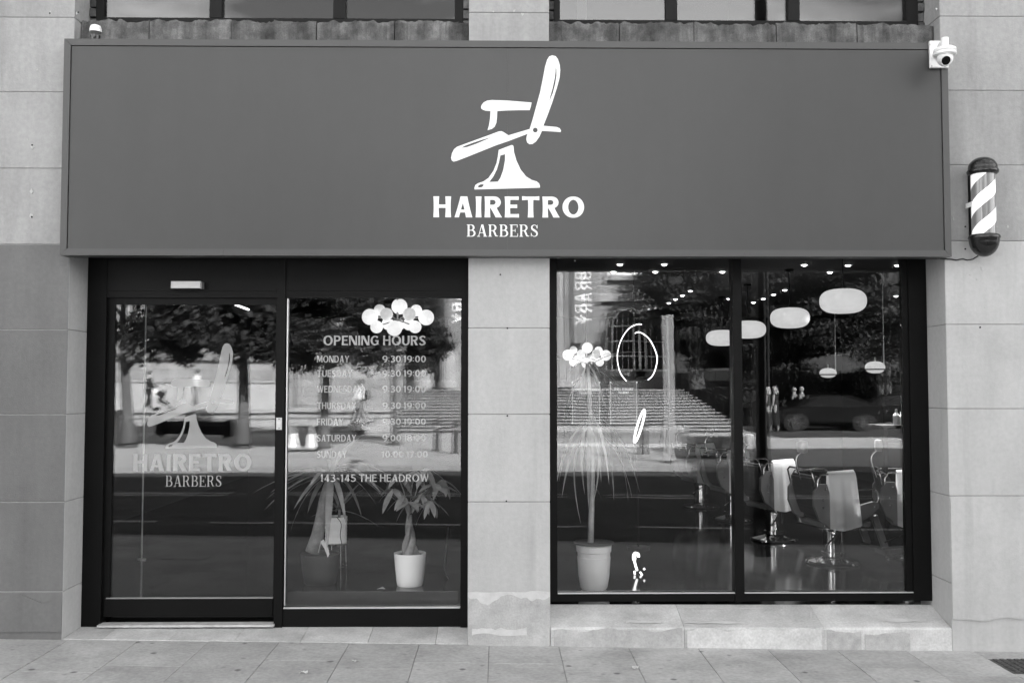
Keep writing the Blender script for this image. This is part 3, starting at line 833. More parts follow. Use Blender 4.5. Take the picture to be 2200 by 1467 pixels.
# ---- upper windows with weathered lintel stones
YU = .24
for (pa, pb, mulls, sj) in ((196, 1003, ((450, 476), (716, 742)), (200, 322, 498, 680, 848, 1003)), (1177, 1974, ((1431, 1455), (1694, 1718)), (1180, 1330, 1490, 1667, 1840, 1972))):
    xa = XL+.004 if pa < 400 else XP1+.004; xb = XP0-.004 if pb < 1100 else XR-.004
    z0, z1 = WZ(58, YU), WZ(58, YU)+1.75
    zi = WZ(42, YU)
    mb = MB(); mb.box((xa, YU+.02, z0-.02), (xb, YU+.3, z1+.4)) if False else None
    X = lambda p: WX(p, 40, YU)
    mb.box((xa+.045, YU, z0), (X(pa+26), YU+.07, z1)); mb.box((X(pb-26), YU, z0), (xb-.045, YU+.07, z1))
    mb.box((X(pa+26), YU+.001, z0), (X(pb-26), YU+.07, zi)); mb.box((X(pa+26), YU+.001, z1-.05), (X(pb-26), YU+.07, z1))
    for m0, m1 in mulls: mb.box((X(m0), YU-.004, zi), (X(m1), YU+.07, z1-.05))
    w = mb.build("upper_window", mat("grey_window_frame", .009, .5, spec=.15, var=.15, scale=5), B)
    e = [X(pa+26)] + [v for m0, m1 in mulls for v in (X(m0), X(m1))] + [X(pb-26)]
    for i in range(0, len(e), 2):
        pane("pane", e[i]+.001, e[i+1]-.001, zi+.001, z1-.051, YU+.03+.002*i, w, M_GLASS_UP, wedge=.001*(i-1))
    for q in (pa+90, pb-90):
        mb = MB(); mb.box((X(q), YU-.002, WZ(51, YU)), (X(q+9), YU+.004, WZ(49, YU))); mb.build("drain_slot", M_SLOTBLACK, w)
    if pa > 1000:
        mb = MB(); mb.box((X(1578), YU+.12, zi), (X(1652), YU+.16, z1)); mb.build("curtain", M_CLOTHB, w)
        mb = MB(); mb.box((X(1243), YU+.12, zi), (X(1264), YU+.15, z1)); mb.build("curtain", M_CLOTHG, w)
    for (a, b) in ((xa, xa+.043), (xb-.043, xb)):                       # ragged brick slips beside the frame
        z = z0-.02
        while z < z1:
            mb = MB(); h = .065; mb.box((a, YU-.01+rng.uniform(0, .02), z+.004), (b, YU+.09, z+h), bev=.004); mb.build("brick", M_STONE_D, B); z += h+.008
    for p0, p1 in zip(sj, sj[1:]):
        mb = MB(); a = max(WX(p0, 70, .10), xa) if p0 != sj[0] else xa; b = WX(p1, 70, .10) if p1 != sj[-1] else xb
        n = 44; prof = [(.08, z0-.45), (.08, z0-.03), (.10, z0-.006), (YU+.05, z0-.002), (YU+.05, z0-.45)]
        vs = []; fs = []; K = len(prof)
        for i in range(n+1):
            x = a+.003+(b-a-.006)*i/n
            for k, (yy, zz) in enumerate(prof):
                q = (abs(noise.noise(Vector((x*7, k*2.2, p0))))*.045+abs(noise.noise(Vector((x*26, k*2.2, p0))))*.022) if k in (1, 2) else 0
                if k == 0: zz += 0
                vs.append((x, yy+q*.9, zz-q*.55))
        for i in range(n):
            for k in range(K): fs.append((i*K+k, i*K+(k+1) % K, (i+1)*K+(k+1) % K, (i+1)*K+k))
        fs += [tuple(range(K)), tuple(n*K+k for k in range(K))[::-1]]
        mb.add(vs, fs); mb.build("lintel_stone", M_STONE_D, B)
# rooms behind the upper windows and the storeys above the picture
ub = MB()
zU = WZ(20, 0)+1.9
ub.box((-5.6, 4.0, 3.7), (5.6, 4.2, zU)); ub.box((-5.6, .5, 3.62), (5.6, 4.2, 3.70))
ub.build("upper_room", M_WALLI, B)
us = MB()
us.box((-16, 0.0, zU), (16, .5, 10.2)); us.box((-16, .5, 10.0), (16, 12, 10.2))
us.box((-16, .0, -.3), (-5.6, .5, zU)); us.box((5.6, .0, -.3), (16, .5, zU)); us.box((-16, -.25, 10.2), (16, 12, 10.55))
us.box((16.1, 0, -.3), (32, 12, 17.0))  # unseen taller block, added to shade the far pavement on the right
for x in (-13, -10, -7, 7, 10, 13): us.box((x-.3, -.06, -.3), (x+.3, 0, 10))
us.box((-16, 11.8, -.3), (16, 12, 10)); us.box((-16, .5, -.3), (-15.8, 11.8, 10)); us.box((15.8, .5, -.3), (16, 11.8, 10))
us.build("upper_storeys_and_shade_block", M_STONE, B)
lt = MB()
for a, b in ((XL, XP0), (XP1, XR)): lt.box((a, .02, WZ(58, YU)+1.752), (b, .5, zU))
lt.build("upper_lintel", M_STONE, B)

# ------------------------------------------------------------------ sign
YS = -.13
sx0, sx1 = WX(133, 323, YS), WX(2040, 323, YS)
sz1, sz0 = WZ(88, YS), WZ(550, YS)
SG = thing("sign", "long flat grey fascia sign with white barber chair emblem and shop lettering", "sign", ((sx0+sx1)/2, 0, sz0))
tw = .045
xm = WX(1090, 323, YS)
for a, b in ((sx0+tw, xm-.00015), (xm+.00015, sx1-tw)):
    mb = MB(); mb.box((a+(.004 if a < -.5 else 0), YS+.008, sz0+tw), (b-(.004 if b > 0.5 else 0), YS+.03, sz1-tw-.004)); mb.build("panel", M_SIGN, SG)
bk = MB(); bk.box((sx0+.01, YS+.032, sz0+.01), (sx1-.01, .078, sz1-.012)); bk.build("backing", M_SLOTBLACK, SG)
def trim(poly, d=.12):
    mb = MB(); mb.prism(poly, lambda a, b, t: Vector((a, YS+t, b)), d); mb.build("trim", M_TRIM, SG)
tj = [sx0, WX(750, 90, YS), WX(1690, 90, YS), sx1]
for i, (a, b) in enumerate(zip(tj, tj[1:])):
    g0 = .0006
    trim([(a+g0, sz1), (b-g0, sz1), (b-g0-(tw if i == 2 else 0), sz1-tw), (a+g0+(tw if i == 0 else 0), sz1-tw)])
tj = [sx0, WX(480, 545, YS), WX(1600, 545, YS), sx1]
for i, (a, b) in enumerate(zip(tj, tj[1:])):
    trim([(a+.0006, sz0), (b-.0006, sz0), (b-.0006-(tw if i == 2 else 0), sz0+tw), (a+.0006+(tw if i == 0 else 0), sz0+tw)])
trim([(sx0, sz0+.001), (sx0+tw-.001, sz0+tw+.001), (sx0+tw-.001, sz1-tw-.001), (sx0, sz1-.001)])
trim([(sx1, sz0+.001), (sx1-tw+.001, sz0+tw+.001), (sx1-tw+.001, sz1-tw-.001), (sx1, sz1-.001)])
ye = YS+.0055
emblem("emblem", ye, M_WHITE, SG)
line_of_text("lettering", "HAIRETRO", 931.5, 1254.5, 422, 467, ye, M_WHITE, SG, .265, track=.165)
line_of_text("lettering", "BARBERS", 1003, 1156, 482.5, 508.5, ye, M_WHITE, SG, .165, True, .13)
# ------------------------------------------------------------------ things fixed to the front
# dome camera on the sign's end
c = W(2018, 118, YS)
CC = thing("security_camera", "white dome security camera on a square plate at the sign's end", "camera", (c.x, YS, c.z))
mb = MB(); a = W(1995, 90, YS-.005); b = W(2036, 148, YS-.005); mb.box((a.x, YS-.025, b.z), (b.x, YS-.002, a.z), bev=.004); mb.build("mounting_plate", M_WPLAST, CC)
for (px, py) in ((1999, 96), (2002, 142), (2031, 142)):
    q = W(px, py, YS-.026); mb = MB(); mb.lathe([(0, -.004), (.006, -.003), (.006, .004)], q, 8, axis='Y'); mb.build("screw", M_SILVER, CC)
p0 = W(2012, 120, YS-.03); p1 = W(2024, 96, YS-.16); p2 = W(2030, 84, YS-.20); p3 = W(2030, 104, YS-.20)
mb = MB(); mb.tube([p0, p0.lerp(p1, .5)+Vector((0, 0, -.005)), p1, p2+Vector((0, 0, -.02)), p2], [.030, .026, .024, .026, .02], 14); mb.tube([p2+Vector((0,0,.006)), p3], .024, 14)
mb.build("bracket_arm", M_WPLAST, CC, smooth=True, angle=40)
hd = W(2030, 112, YS-.20)
mb = MB(); mb.lathe([(0, .035), (.05, .032), (.07, .02), (.073, .004), (.066, -.004), (.073, -.008), (.073, -.020), (.062, -.028), (0, -.03)], hd, 28); mb.build("housing", M_WPLAST, CC, smooth=True, angle=40)
mb = MB(); mb.ball(hd+Vector((0, 0, -.045)), .052, n=24); dome = mb.build("dome", M_WPLAST, CC, smooth=True)
lc = W(2031, 130, YS-.25)
mb = MB(); d = (CAM_LOC-lc).normalized(); mb.tube([lc+Vector((0,.03,.012)), lc-Vector((0,.008,.004))], .034, 20); mb.build("lens_ring", M_WPLAST, dome, smooth=True, angle=40)
mb = MB(); mb.tube([lc+Vector((0,.0,.0)), lc-Vector((0,.012,.006))], .029, 20); mb.build("lens", M_LENS, dome, smooth=True, angle=40)

# small camera on the left above the sign
c = W(205, 88, -.02)
C2 = thing("security_camera", "small white-capped bullet camera standing on the sign's left top edge", "camera", (c.x, -.02, sz1))
mb = MB(); mb.lathe([(.012, sz1+.002), (.012, sz1+.02), (.030, sz1+.022), (.034, sz1+.06), (0, sz1+.062)], (c.x, -.02, 0), 16); mb.build("body", M_BPLAST, C2, smooth=True, angle=40)
zt = WZ(74, -.02)
mb = MB(); mb.lathe([(.040, zt), (.040, zt+.022), (.034, zt+.042), (.018, zt+.05), (0, zt+.052)], (c.x, -.02, 0), 18); mb.build("cap", M_WPLAST, C2, smooth=True, angle=50)
mb = MB(); mb.tube([(c.x+.004, -.058, zt-.035), (c.x+.004, -.045, zt-.035)], .012, 12); mb.build("lens", M_LENS, C2)

# barber pole
pc = W(2113, 445, -.13)
BP = thing("barber_pole", "striped barber pole with black domed ends mounted on the stone pier", "barber pole", (pc.x, -.13, WZ(552, -.13, 2113)))
zA, zB_ = WZ(508, -.13, 2113), WZ(372, -.13, 2113)
mb = MB(); mb.box((pc.x-.045, -.055, WZ(512, -.13, 2113)), (pc.x+.045, -.002, WZ(362, -.13, 2113)), bev=.006); mb.build("wall_bracket", M_BLACK, BP)
r = .078
pst, n_, out_ = _nodes("barber_stripes")
geo = n_.nodes.new("ShaderNodeTexCoord"); sx = n_.nodes.new("ShaderNodeSeparateXYZ"); n_.links.new(geo.outputs['Object'], sx.inputs[0])
at = n_.nodes.new("ShaderNodeMath"); at.operation = 'ARCTAN2'; n_.links.new(sx.outputs['Y'], at.inputs[0]); n_.links.new(sx.outputs['X'], at.inputs[1])
ma = n_.nodes.new("ShaderNodeMath"); ma.operation = 'MULTIPLY'; ma.inputs[1].default_value = 2/(2*math.pi); n_.links.new(at.outputs[0], ma.inputs[0])
mz = n_.nodes.new("ShaderNodeMath"); mz.operation = 'MULTIPLY_ADD'; mz.inputs[1].default_value = -1/.196; n_.links.new(sx.outputs['Z'], mz.inputs[0]); n_.links.new(ma.outputs[0], mz.inputs[2])
frc = n_.nodes.new("ShaderNodeMath"); frc.operation = 'FRACT'
ad = n_.nodes.new("ShaderNodeMath"); ad.operation = 'ADD'; ad.inputs[1].default_value = 20.10; n_.links.new(mz.outputs[0], ad.inputs[0]); n_.links.new(ad.outputs[0], frc.inputs[0])
gt = n_.nodes.new("ShaderNodeMath"); gt.operation = 'GREATER_THAN'; gt.inputs[1].default_value = .5; n_.links.new(frc.outputs[0], gt.inputs[0])
mxr = n_.nodes.new("ShaderNodeMapRange"); mxr.inputs['To Min'].default_value = .85; mxr.inputs['To Max'].default_value = .11; n_.links.new(gt.outputs[0], mxr.inputs['Value'])
cc_ = n_.nodes.new("ShaderNodeCombineColor"); [n_.links.new(mxr.outputs[0], cc_.inputs[k]) for k in range(3)]
pb = n_.nodes.new("ShaderNodeBsdfPrincipled"); pb.inputs['Roughness'].default_value = .35; pb.inputs['Coat Weight'].default_value = 1; pb.inputs['Coat Roughness'].default_value = .03
n_.links.new(cc_.outputs[0], pb.inputs['Base Color']); n_.links.new(cc_.outputs[0], pb.inputs['Emission Color']); pb.inputs['Emission Strength'].default_value = .06; n_.links.new(pb.outputs[0], out_.inputs[0])
mb = MB(); mb.lathe([(r, zA-.01), (r, zB_+.01)], (pc.x, -.13, 0), 40); mb.build("striped_cylinder", pst, BP, smooth=True, angle=40, loc=(pc.x, -.13, (zA+zB_)/2))
zt = WZ(338, -.13, 2113); zb = WZ(552, -.13, 2113)
mb = MB(); h = zt-zB_
mb.lathe([(0, zB_-.012), (.088, zB_-.012), (.101, zB_-.002), (.104, zB_+.012), (.094, zB_+.026), (.094, zB_+.035)]+[(.094*math.cos(a*math.pi/16), zB_+.035+(h-.035)*math.sin(a*math.pi/16)) for a in range(1, 9)], (pc.x, -.13, 0), 36); mb.build("top_dome", M_BPLAST, BP, smooth=True, angle=50)
mb = MB(); h = zA-zb
mb.lathe([(0, zA+.012), (.086, zA+.012), (.100, zA+.004), (.104, zA-.010), (.098, zA-.022)]+[(.098*math.cos(a*math.pi/16), zA-.022-(h-.022)*math.sin(a*math.pi/16)) for a in range(1, 9)], (pc.x, -.13, 0), 36); mb.build("bottom_dome", M_BPLAST, BP, smooth=True, angle=50)
mb = MB(); mb.box((pc.x-.085, -.14, (zA+zB_)/2-.012), (pc.x-.078, -.05, (zA+zB_)/2+.02)); mb.build("clip", M_WPLAST, BP)
# its cable
pts = [W(px, py, -.006) for px, py in ((2020, 556), (2044, 557), (2054, 559), (2068, 556), (2078, 559), (2090, 557), (2099, 550), (2103, 545))]
pts[-1].y = -.07; pts[-2].y = -.03
mb = MB(); mb.tube(pts, .0045, 6); tag(mb.build("cable", M_SLOTBLACK), "thin black cable running from the sign's corner to the barber pole", "cable")

# sensor box over the door, key switch on the mullion
a = W(367, 604, YD-.06); b = W(432, 621, YD-.06)
SB = thing("door_sensor", "pale rectangular motion sensor on the black header above the sliding door", "sensor", ((a.x+b.x)/2, YD, b.z))
mb = MB(); mb.box((a.x, YD-.06, b.z+.006), (b.x-.006, YD+.004, a.z), bev=.003); mb.build("casing", mat("sensor_casing", .62, .4), SB)
mb = MB(); mb.box((a.x+.003, YD-.057, b.z), (b.x-.009, YD+.003, b.z+.004)); mb.build("lens_strip", M_BPLAST, SB)
mb = MB(); mb.box((b.x-.005, YD-.055, b.z+.004), (b.x+.004, YD+.003, a.z-.004)); mb.build("end_cap", mat("sensor_cap", .2, .5), SB)
a = W(593.5, 897, YD-.014); b = W(605.5, 923, YD-.014)
KS = thing("key_switch", "small metal key switch plate on the black mullion beside the door", "switch", ((a.x+b.x)/2, YD, b.z))
mb = MB(); mb.box((a.x, YD-.016, b.z), (b.x, YD-.0102, a.z), bev=.002); mb.build("plate", mat("satin_plate", .55, .35), KS)
q = W(599.5, 909, YD-.02); mb = MB(); mb.lathe([(.012, -.002), (.011, .006)], (q.x, YD-.024, q.z), 16, axis='Y'); mb.build("lock_barrel", M_SILVER, KS)
for py in (900, 919.5):
    q = W(599.5, py, YD-.018); mb = MB(); mb.lathe([(.004, -.001), (.004, .004)], (q.x, YD-.018, q.z), 8, axis='Y'); mb.build("screw", M_BPLAST, KS)

# acrylic notices fixed inside the right window
def notice(px0, px1, lines, label):
    y = YD+.075
    a = W(px0, 818, y); b = W(px1, 912, y)
    t = thing("notice", label, "notice", ((a.x+b.x)/2, y, b.z), "clear notices behind the shop window")
    mb = MB(); mb.box((a.x, y, b.z), (b.x, y+.004, a.z)); mb.build("clear_sheet", M_ACRYL, t)
    for (q0, q1) in ((a.x+.012, a.x+.0145), (b.x-.0145, b.x-.012)):
        mb = MB(); mb.box((q0, y-.001, b.z+.015), (q1, y-.0004, a.z-.015)); mb.build("border", M_VINYL2, t)
    mb = MB(); mb.box((a.x+.012, y-.001, b.z+.012), (b.x-.012, y-.0004, b.z+.0145)); mb.build("border", M_VINYL2, t)
    for x in (a.x+.012, b.x-.012):
        for z in (a.z-.012, b.z+.012):
            mb = MB(); mb.lathe([(0, -.004), (.006, -.003), (.006, .004)], (x, y-.002, z), 10, axis='Y'); mb.build("corner_stud", M_SILVER, t)
    for s, x0, x1, yt, yb, wgt in lines: line_of_text("lettering", s, x0, x1, yt, yb, y-.001, M_VINYL2, t, wgt)
notice(1226, 1292, [("EXPERIENCED BARBER", 1232, 1288, 834.5, 840.5, .25), ("WANTED", 1247, 1272, 842, 847.5, .25)],
       "clear acrylic notice reading experienced barber wanted, behind the palm's window")
notice(1308, 1372, [("SPACE AVAILABLE", 1319, 1361, 833, 838.5, .25), ("TO RENT", 1328, 1352, 840.5, 846, .25)],
       "clear acrylic notice reading space available to rent, beside the other notice")

# ------------------------------------------------------------------ inside the shop
FZ = .12
def slab_s(name, a, b, m):
    mb = MB(); mb.box(a, b); return mb.build(name, m, kind='structure')
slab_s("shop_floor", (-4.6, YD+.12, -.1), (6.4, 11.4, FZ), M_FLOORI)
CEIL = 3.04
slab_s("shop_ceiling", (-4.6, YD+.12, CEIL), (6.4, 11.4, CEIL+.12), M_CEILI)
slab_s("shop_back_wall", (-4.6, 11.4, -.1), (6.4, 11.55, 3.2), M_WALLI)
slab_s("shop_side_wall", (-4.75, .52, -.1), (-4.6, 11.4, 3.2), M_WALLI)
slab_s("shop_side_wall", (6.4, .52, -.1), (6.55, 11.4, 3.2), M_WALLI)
def inx(px, py, d): return W(px, py, d-6.75)      # d = distance from the camera plane

# chandelier of opal globes
def chandelier(cx, cy, d, k, label, seed, bright=M_GLOBE):
    c = inx(cx, cy, d)
    t = thing("chandelier", label, "chandelier", (c.x, c.y, c.z), "globe chandeliers in the shop")
    u = d/FPX
    G_ = [(-.383, .0, .02, 17.5), (-.263, .10, .174, 12.8), (.02, .05, .245, 17.3), (.255, .06, .163, 12.8), (.40, 0, .01, 17.0), (-.124, -.22, .05, 13.5),
          (.185, -.20, .05, 14.0), (-.273, -.12, -.20, 13.5), (-.014, -.24, -.24, 16.4), (.26, -.14, -.20, 13.5), (-.16, .20, -.10, 13.5), (.14, .20, -.11, 13.5), (.0, .14, -.13, 13)]
    mb = MB(); mb.tube([c+Vector((0, 0, -.06)), Vector((c.x, c.y, CEIL))], .008*k*1.2, 8)
    mb.build("rod", M_SILVER, t)
    for i, (a, b, h, r) in enumerate(G_):
        p = c + Vector((a*154*u*k, b*.8*k, h*90*u*1.15*k))
        mb = MB(); mb.tube([c+Vector((0,0,-.02)), c.lerp(p, .75)], .006, 6); mb.build("arm", M_SILVER, t)
        mb = MB(); mb.ball(p, r*u*k, n=22); mb.build("globe", M_GLOBE_D if i in (1, 5, 6) and bright is M_GLOBE else bright, t, smooth=True)
chandelier(854, 683, 9.6, 1.0, "chandelier of many white glass globes hanging above the opening hours", 1)
chandelier(1260, 764, 13.6, .68, "smaller-looking far chandelier of lit globes behind the palm leaves", 2)

# paper pendants in a receding row
pm = None
def pendant(px, py, w, h, d, label, name="pendant_lamp"):
    c = inx(px, py, d); rw, rh = w/2*d/FPX, h/2*d/FPX
    t = thing(name, label, "pendant lamp", (c.x, c.y, c.z), "paper pendant lamps in a row")
    prof = []
    n = 20
    for i in range(n+1):
        a = -math.pi/2+math.pi*i/n; ca, sa = math.cos(a), math.sin(a)
        prof.append((rw*abs(ca)**.62, rh*(abs(sa)**.85)*(1 if sa > 0 else -1)))
    mb = MB(); mb.lathe(prof, c, 36); mb.build("shade", M_PEND, t, smooth=True)
    mb = MB(); mb.tube([c+Vector((0, 0, rh)), Vector((c.x, c.y, CEIL))], .004, 6); mb.build("cord", M_BLACK, t)
    mb = MB(); mb.lathe([(.05, 0), (.05, .02), (0, .03)], (c.x, c.y, CEIL-.03), 14); mb.build("ceiling_rose", M_BLACK, t)
pendant(1811, 647, 98, 53, 9.0, "nearest and largest pale oval pendant of the receding row")
pendant(1697, 683, 83, 44, 10.6, "second oval pendant lamp, lower left of the largest one")
pendant(1607, 708, 76, 38, 12.1, "third oval pendant lamp, half hidden behind the window mullion")
pendant(1552, 726, 70, 34, 13.8, "farthest and smallest oval pendant lamp left of the mullion")

def sconce(px, py, w, h, d, label):
    c = inx(px, py, d); rw, rh = w/2*d/FPX, h/2*d/FPX
    t = thing("globe_lamp", label, "lamp", (c.x, c.y, c.z), "banded globe lamps on poles")
    prof = [(rw*abs(math.cos(a))**.8, rh*math.sin(a)) for a in [(-math.pi/2+math.pi*i/16) for i in range(17)]]
    mb = MB(); mb.lathe(prof, c, 28); mb.build("globe", M_GLOBE_D, t, smooth=True)
    z = c.z-rh*.35; rr = rw*.985
    mb = MB(); mb.lathe([(rr*.97, z-.008), (rr*1.02, z-.006), (rr*1.02, z+.006), (rr*.97, z+.008)], (c.x, c.y, 0), 28); mb.build("band", M_BLACK, t)
    mb = MB(); mb.tube([Vector((c.x+rw*.92, c.y, c.z-.02)), Vector((c.x+rw*.92, c.y, c.z+rh+.22))], .010, 8); mb.tube([Vector((c.x, c.y, c.z+rh-.01)), Vector((c.x, c.y, c.z+rh+.05))], .012, 8)
    mb.tube([Vector((c.x+rw*.92, c.y, c.z+rh+.22)), Vector((c.x+rw*.92, c.y, CEIL))], .006, 8)
    mb.build("stem", M_SILVER, t)
sconce(1779, 801, 36, 21, 13.5, "left white globe lamp with a black band, below the pendants")
sconce(1880, 789, 42, 26, 12.0, "right white globe lamp with a black band, nearer the window edge")

# ceiling downlights
dn = 0
DL = [(1332, 567), (1427, 567), (1318, 583), (1408, 583), (1552, 583), (1728, 568), (1822, 569), (1928, 569), (1783, 584), (1483, 624), (1466, 634), (1451, 642), (1437, 650), (1566, 641),
      (1686, 622), (1662, 632), (1640, 641), (1619, 649), (1925, 635), (1957, 626)]
DLAB = ["first downlight of the upper row, nearest the pillar", "second downlight of the upper row left of the mullion", "first downlight of the lower row, nearest the pillar", "second downlight of the lower row left of the mullion",
        "downlight in the lower row just left of the mullion", "first upper row downlight right of the mullion", "upper row downlight above the largest pendant", "upper row downlight nearest the right jamb", "lower row downlight left of the largest pendant",
        "highest of the four slanting downlights left of the mullion", "second of the four slanting downlights left of the mullion", "third of the four slanting downlights left of the mullion", "lowest of the four slanting downlights left of the mullion", "lone far downlight touching the mullion's left side",
        "highest of the four slanting downlights right of the mullion", "second of the four slanting downlights right of the mullion", "third of the four slanting downlights right of the mullion", "lowest of the four slanting downlights right of the mullion", "far downlight on the thin steel rod's left", "far downlight beside the window's right jamb"]
for px, py in DL:
    v = _M @ Vector(((px-CX)/FPX, (CY-py)/FPX, -1)); tt = (CEIL-CAM_LOC.z)/v.z; p = CAM_LOC+v*tt
    t = thing("downlight", DLAB[DL.index((px, py))], "downlight", (p.x, p.y, CEIL), "ceiling downlights in the shop")
    mb = MB(); mb.lathe([(0, -.020), (.018, -.016), (.027, -.008), (.029, -.001), (.0, -.001)], (p.x, p.y, CEIL-.002), 14); mb.build("lens", M_DOWN, t)
    if (px, py) not in ((1822, 569), (1928, 569)): 
        mb = MB(); mb.lathe([(.037, -.006), (.046, -.004), (.046, -.0005), (.037, -.0005)], (p.x, p.y, CEIL-.001), 14); mb.build("bezel", M_WPLAST, t); continue
    ld = bpy.data.lights.new("downlight_beam", 'SPOT'); ld.energy = 45.0; ld.spot_size = R_(84); ld.spot_blend = .6; ld.shadow_soft_size = .03; lo = bpy.data.objects.new("beam", ld); COL.objects.link(lo); lo.parent = t; lo.location = (0, 0, -.035)
    mb = MB(); mb.lathe([(.033, -.006), (.046, -.004), (.046, -.0005), (.033, -.0005)], (p.x, p.y, CEIL-.001), 14); mb.build("bezel", M_WPLAST, t)

# light tube, ring lights
a, b = inx(506, 655, 9.5), inx(534, 665, 9.0)
LT = thing("light_tube", "thin slanting lit tube near the top of the sliding door", "light", tuple((a+b)/2))
mb = MB(); mb.tube([a, b], .010, 8); mb.build("tube", M_LED, LT)
for q in (a, b):
    mb = MB(); mb.tube([q, Vector((q.x, q.y, CEIL))], .002, 5); mb.build("wire", M_BLACK, LT)
def arc_pts(fn, a0, a1, n=40): return [fn(R_(a0+(a1-a0)*i/n)) for i in range(n+1)]
d = 10.6
RL = thing("ring_light", "large thin hoop light with two open lit arcs behind the pale posts", "light", tuple(inx(1369, 760, d)))
e1 = lambda a: inx(1384+58*math.cos(a)*.99, 760+63*math.sin(a), d-.05*math.cos(a)) 
mb = MB(); mb.tube([inx(px, py, d) for px, py, in _spline([(1379, 697), (1366, 697.5), (1348, 709), (1333, 734), (1326.5, 762), (1328, 784), (1334, 803), (1346, 819)])], .0045, 8); mb.build("lit_arc", M_LED, RL, smooth=True)
mb = MB(); mb.tube([inx(px, py, d+.12) for px, py, in _spline([(1364, 716), (1372, 713.5), (1383, 718), (1396, 730), (1407, 751), (1412, 771), (1408, 793), (1401, 808), (1392, 816)])], .006, 8); mb.build("lit_arc", M_LED, RL, smooth=True)
mb = MB(); mb.tube([inx(1364, 716, d+.12), inx(1364, 700, d+.1), Vector((inx(1364, 700, d).x, d-6.65, CEIL))], .003, 5); mb.tube([inx(1346, 819, d), inx(1369, 822, d+.05), inx(1392, 816, d+.12)], .004, 6); mb.build("suspension", M_BLACK, RL)
d = 10.0
RM = thing("ring_light", "small narrow tilted ring light below the open hoop", "light", tuple(inx(1374, 915, d)))
c = inx(1374, 915, d); L_ = 36*d/FPX; Wd = 9.5*d/FPX
tl = R_(17)
P = []
for i in range(41):
    a = 2*math.pi*i/40; u, w_ = Wd*math.cos(a), L_*math.sin(a)
    P.append(c+Vector((u*math.cos(tl)+w_*math.sin(tl), .15*math.cos(a), w_*math.cos(tl)-u*math.sin(tl))))
mb = MB(); mb.tube(P, .011, 8, cap=False); mb.build("lit_ring", M_LED, RM, smooth=True)
mb = MB(); mb.tube([c-Vector((L_*math.sin(tl), 0, L_*math.cos(tl))), Vector((c.x-.02, c.y, .5)), Vector((c.x-.02, c.y, FZ))], .008, 8); mb.lathe([(.12, 0), (.12, .015), (0, .02)], (c.x-.02, c.y, FZ), 16); mb.build("stand", M_BLACK, RM)
# glare of the shop lights low down, built as glowing tubes
d = 8.6
c = inx(1372, 1225, d)
NO = thing("glare_shape", "bright curling glare built as glowing tubes, low behind the window beside the palm pot", "light", (c.x, c.y, c.z))
mb = MB()
mb.tube([inx(px, py, d) for px, py in _spline([(1372, 1196), (1371, 1190), (1366, 1188.5), (1362.5, 1193), (1363, 1204), (1366, 1216), (1369, 1225)], 4)], [.012]*8+[.017]*8+[.010]*9, 8); mb.build("glare_tube", M_LED, NO, smooth=True)
for P in ([(1363, 1226), (1364, 1233)], [(1375, 1228), (1380, 1235)], [(1365, 1241), (1366, 1244)], [(1366, 1251), (1369, 1257)], [(1383, 1220), (1385, 1223)], [(1384, 1248), (1387, 1257)], [(1382, 1258), (1389, 1260)]):
    mb = MB(); mb.tube([inx(px, py, d) for px, py in P], .009, 6); mb.build("glare_tube", M_LED, NO)
mb = MB(); mb.tube([inx(1369, 1225, d), inx(1374, 1246, d), inx(1376, 1262, d)], .006, 6); mb.tube([inx(1363, 1226, d), inx(1366, 1258, d)], .004, 6); mb.tube([inx(1375, 1228, d), inx(1387, 1258, d)], .004, 6); mb.build("stand", M_BLACK, NO)

# thin bright poles inside
for (px, ya, yb, d, r, lab) in ((1939, 590, 1250, 7.5, .006, "thin vertical steel rod just inside the window's right edge"), (1435, 700, 700, 0, 0, ""), (313, 700, 1188, 9.4, .008, "thin vertical rod seen through the sliding door")):
    if not d: continue
    a = inx(px, ya, d); mb = MB(); mb.tube([(a.x, a.y, FZ), (a.x, a.y, CEIL)], r, 8)
    mb.lathe([(.04, 0), (.04, .012), (0, .014)], (a.x, a.y, FZ), 12)
    tag(mb.build("steel_rod", M_SILVER), lab, "rod")

# plinth in the sidelight window
a, b = WX(618, 1262, .42), WX(985, 1262, .42)
zP = .275
PL = thing("display_plinth", "low dark glossy plinth behind the sidelight carrying the house plants", "plinth", ((a+b)/2, .7, FZ))
mb = MB(); mb.box((a, .44, FZ), (b, 1.15, zP), bev=.004); mb.build("box", mat("glossy_grey_plinth", .018, .15), PL)
mb = MB(); mb.box((a-.01, .425, FZ+.001), (b+.01, .436, FZ+.03)); mb.build("skirting", M_SILVER, PL)

# --- house plants
def leaf_mesh(L, w, droop, n=6, fold=.15):
    vs = []; fs = []
    for i in range(n+1):
        u = i/n; x = L*u; z = -droop*u*u
        k = w*math.sin(math.pi*min(1, .08+.92*u))**.8*(1 if u < 1 else .05)
        vs += [(x, -k/2, z+fold*k*.5), (x, 0, z), (x, k/2, z+fold*k*.5)]
    for i in range(n):
        a = i*3; fs += [(a, a+1, a+4, a+3), (a+1, a+2, a+5, a+4)]
    me = bpy.data.meshes.new("leaf"); me.from_pydata(vs, [], fs); me.polygons.foreach_set('use_smooth', [True]*len(fs)); return me
def put_leaf(me, m, loc, rot, parent, sc=1.0):
    if not me.materials: me.materials.append(m)
    o = bpy.data.objects.new("leaf", me); COL.objects.link(o); o.parent = parent; o.location = Vector(loc)-Vector(parent.location); o.rotation_euler = rot; o.scale = (sc, sc, sc); return o
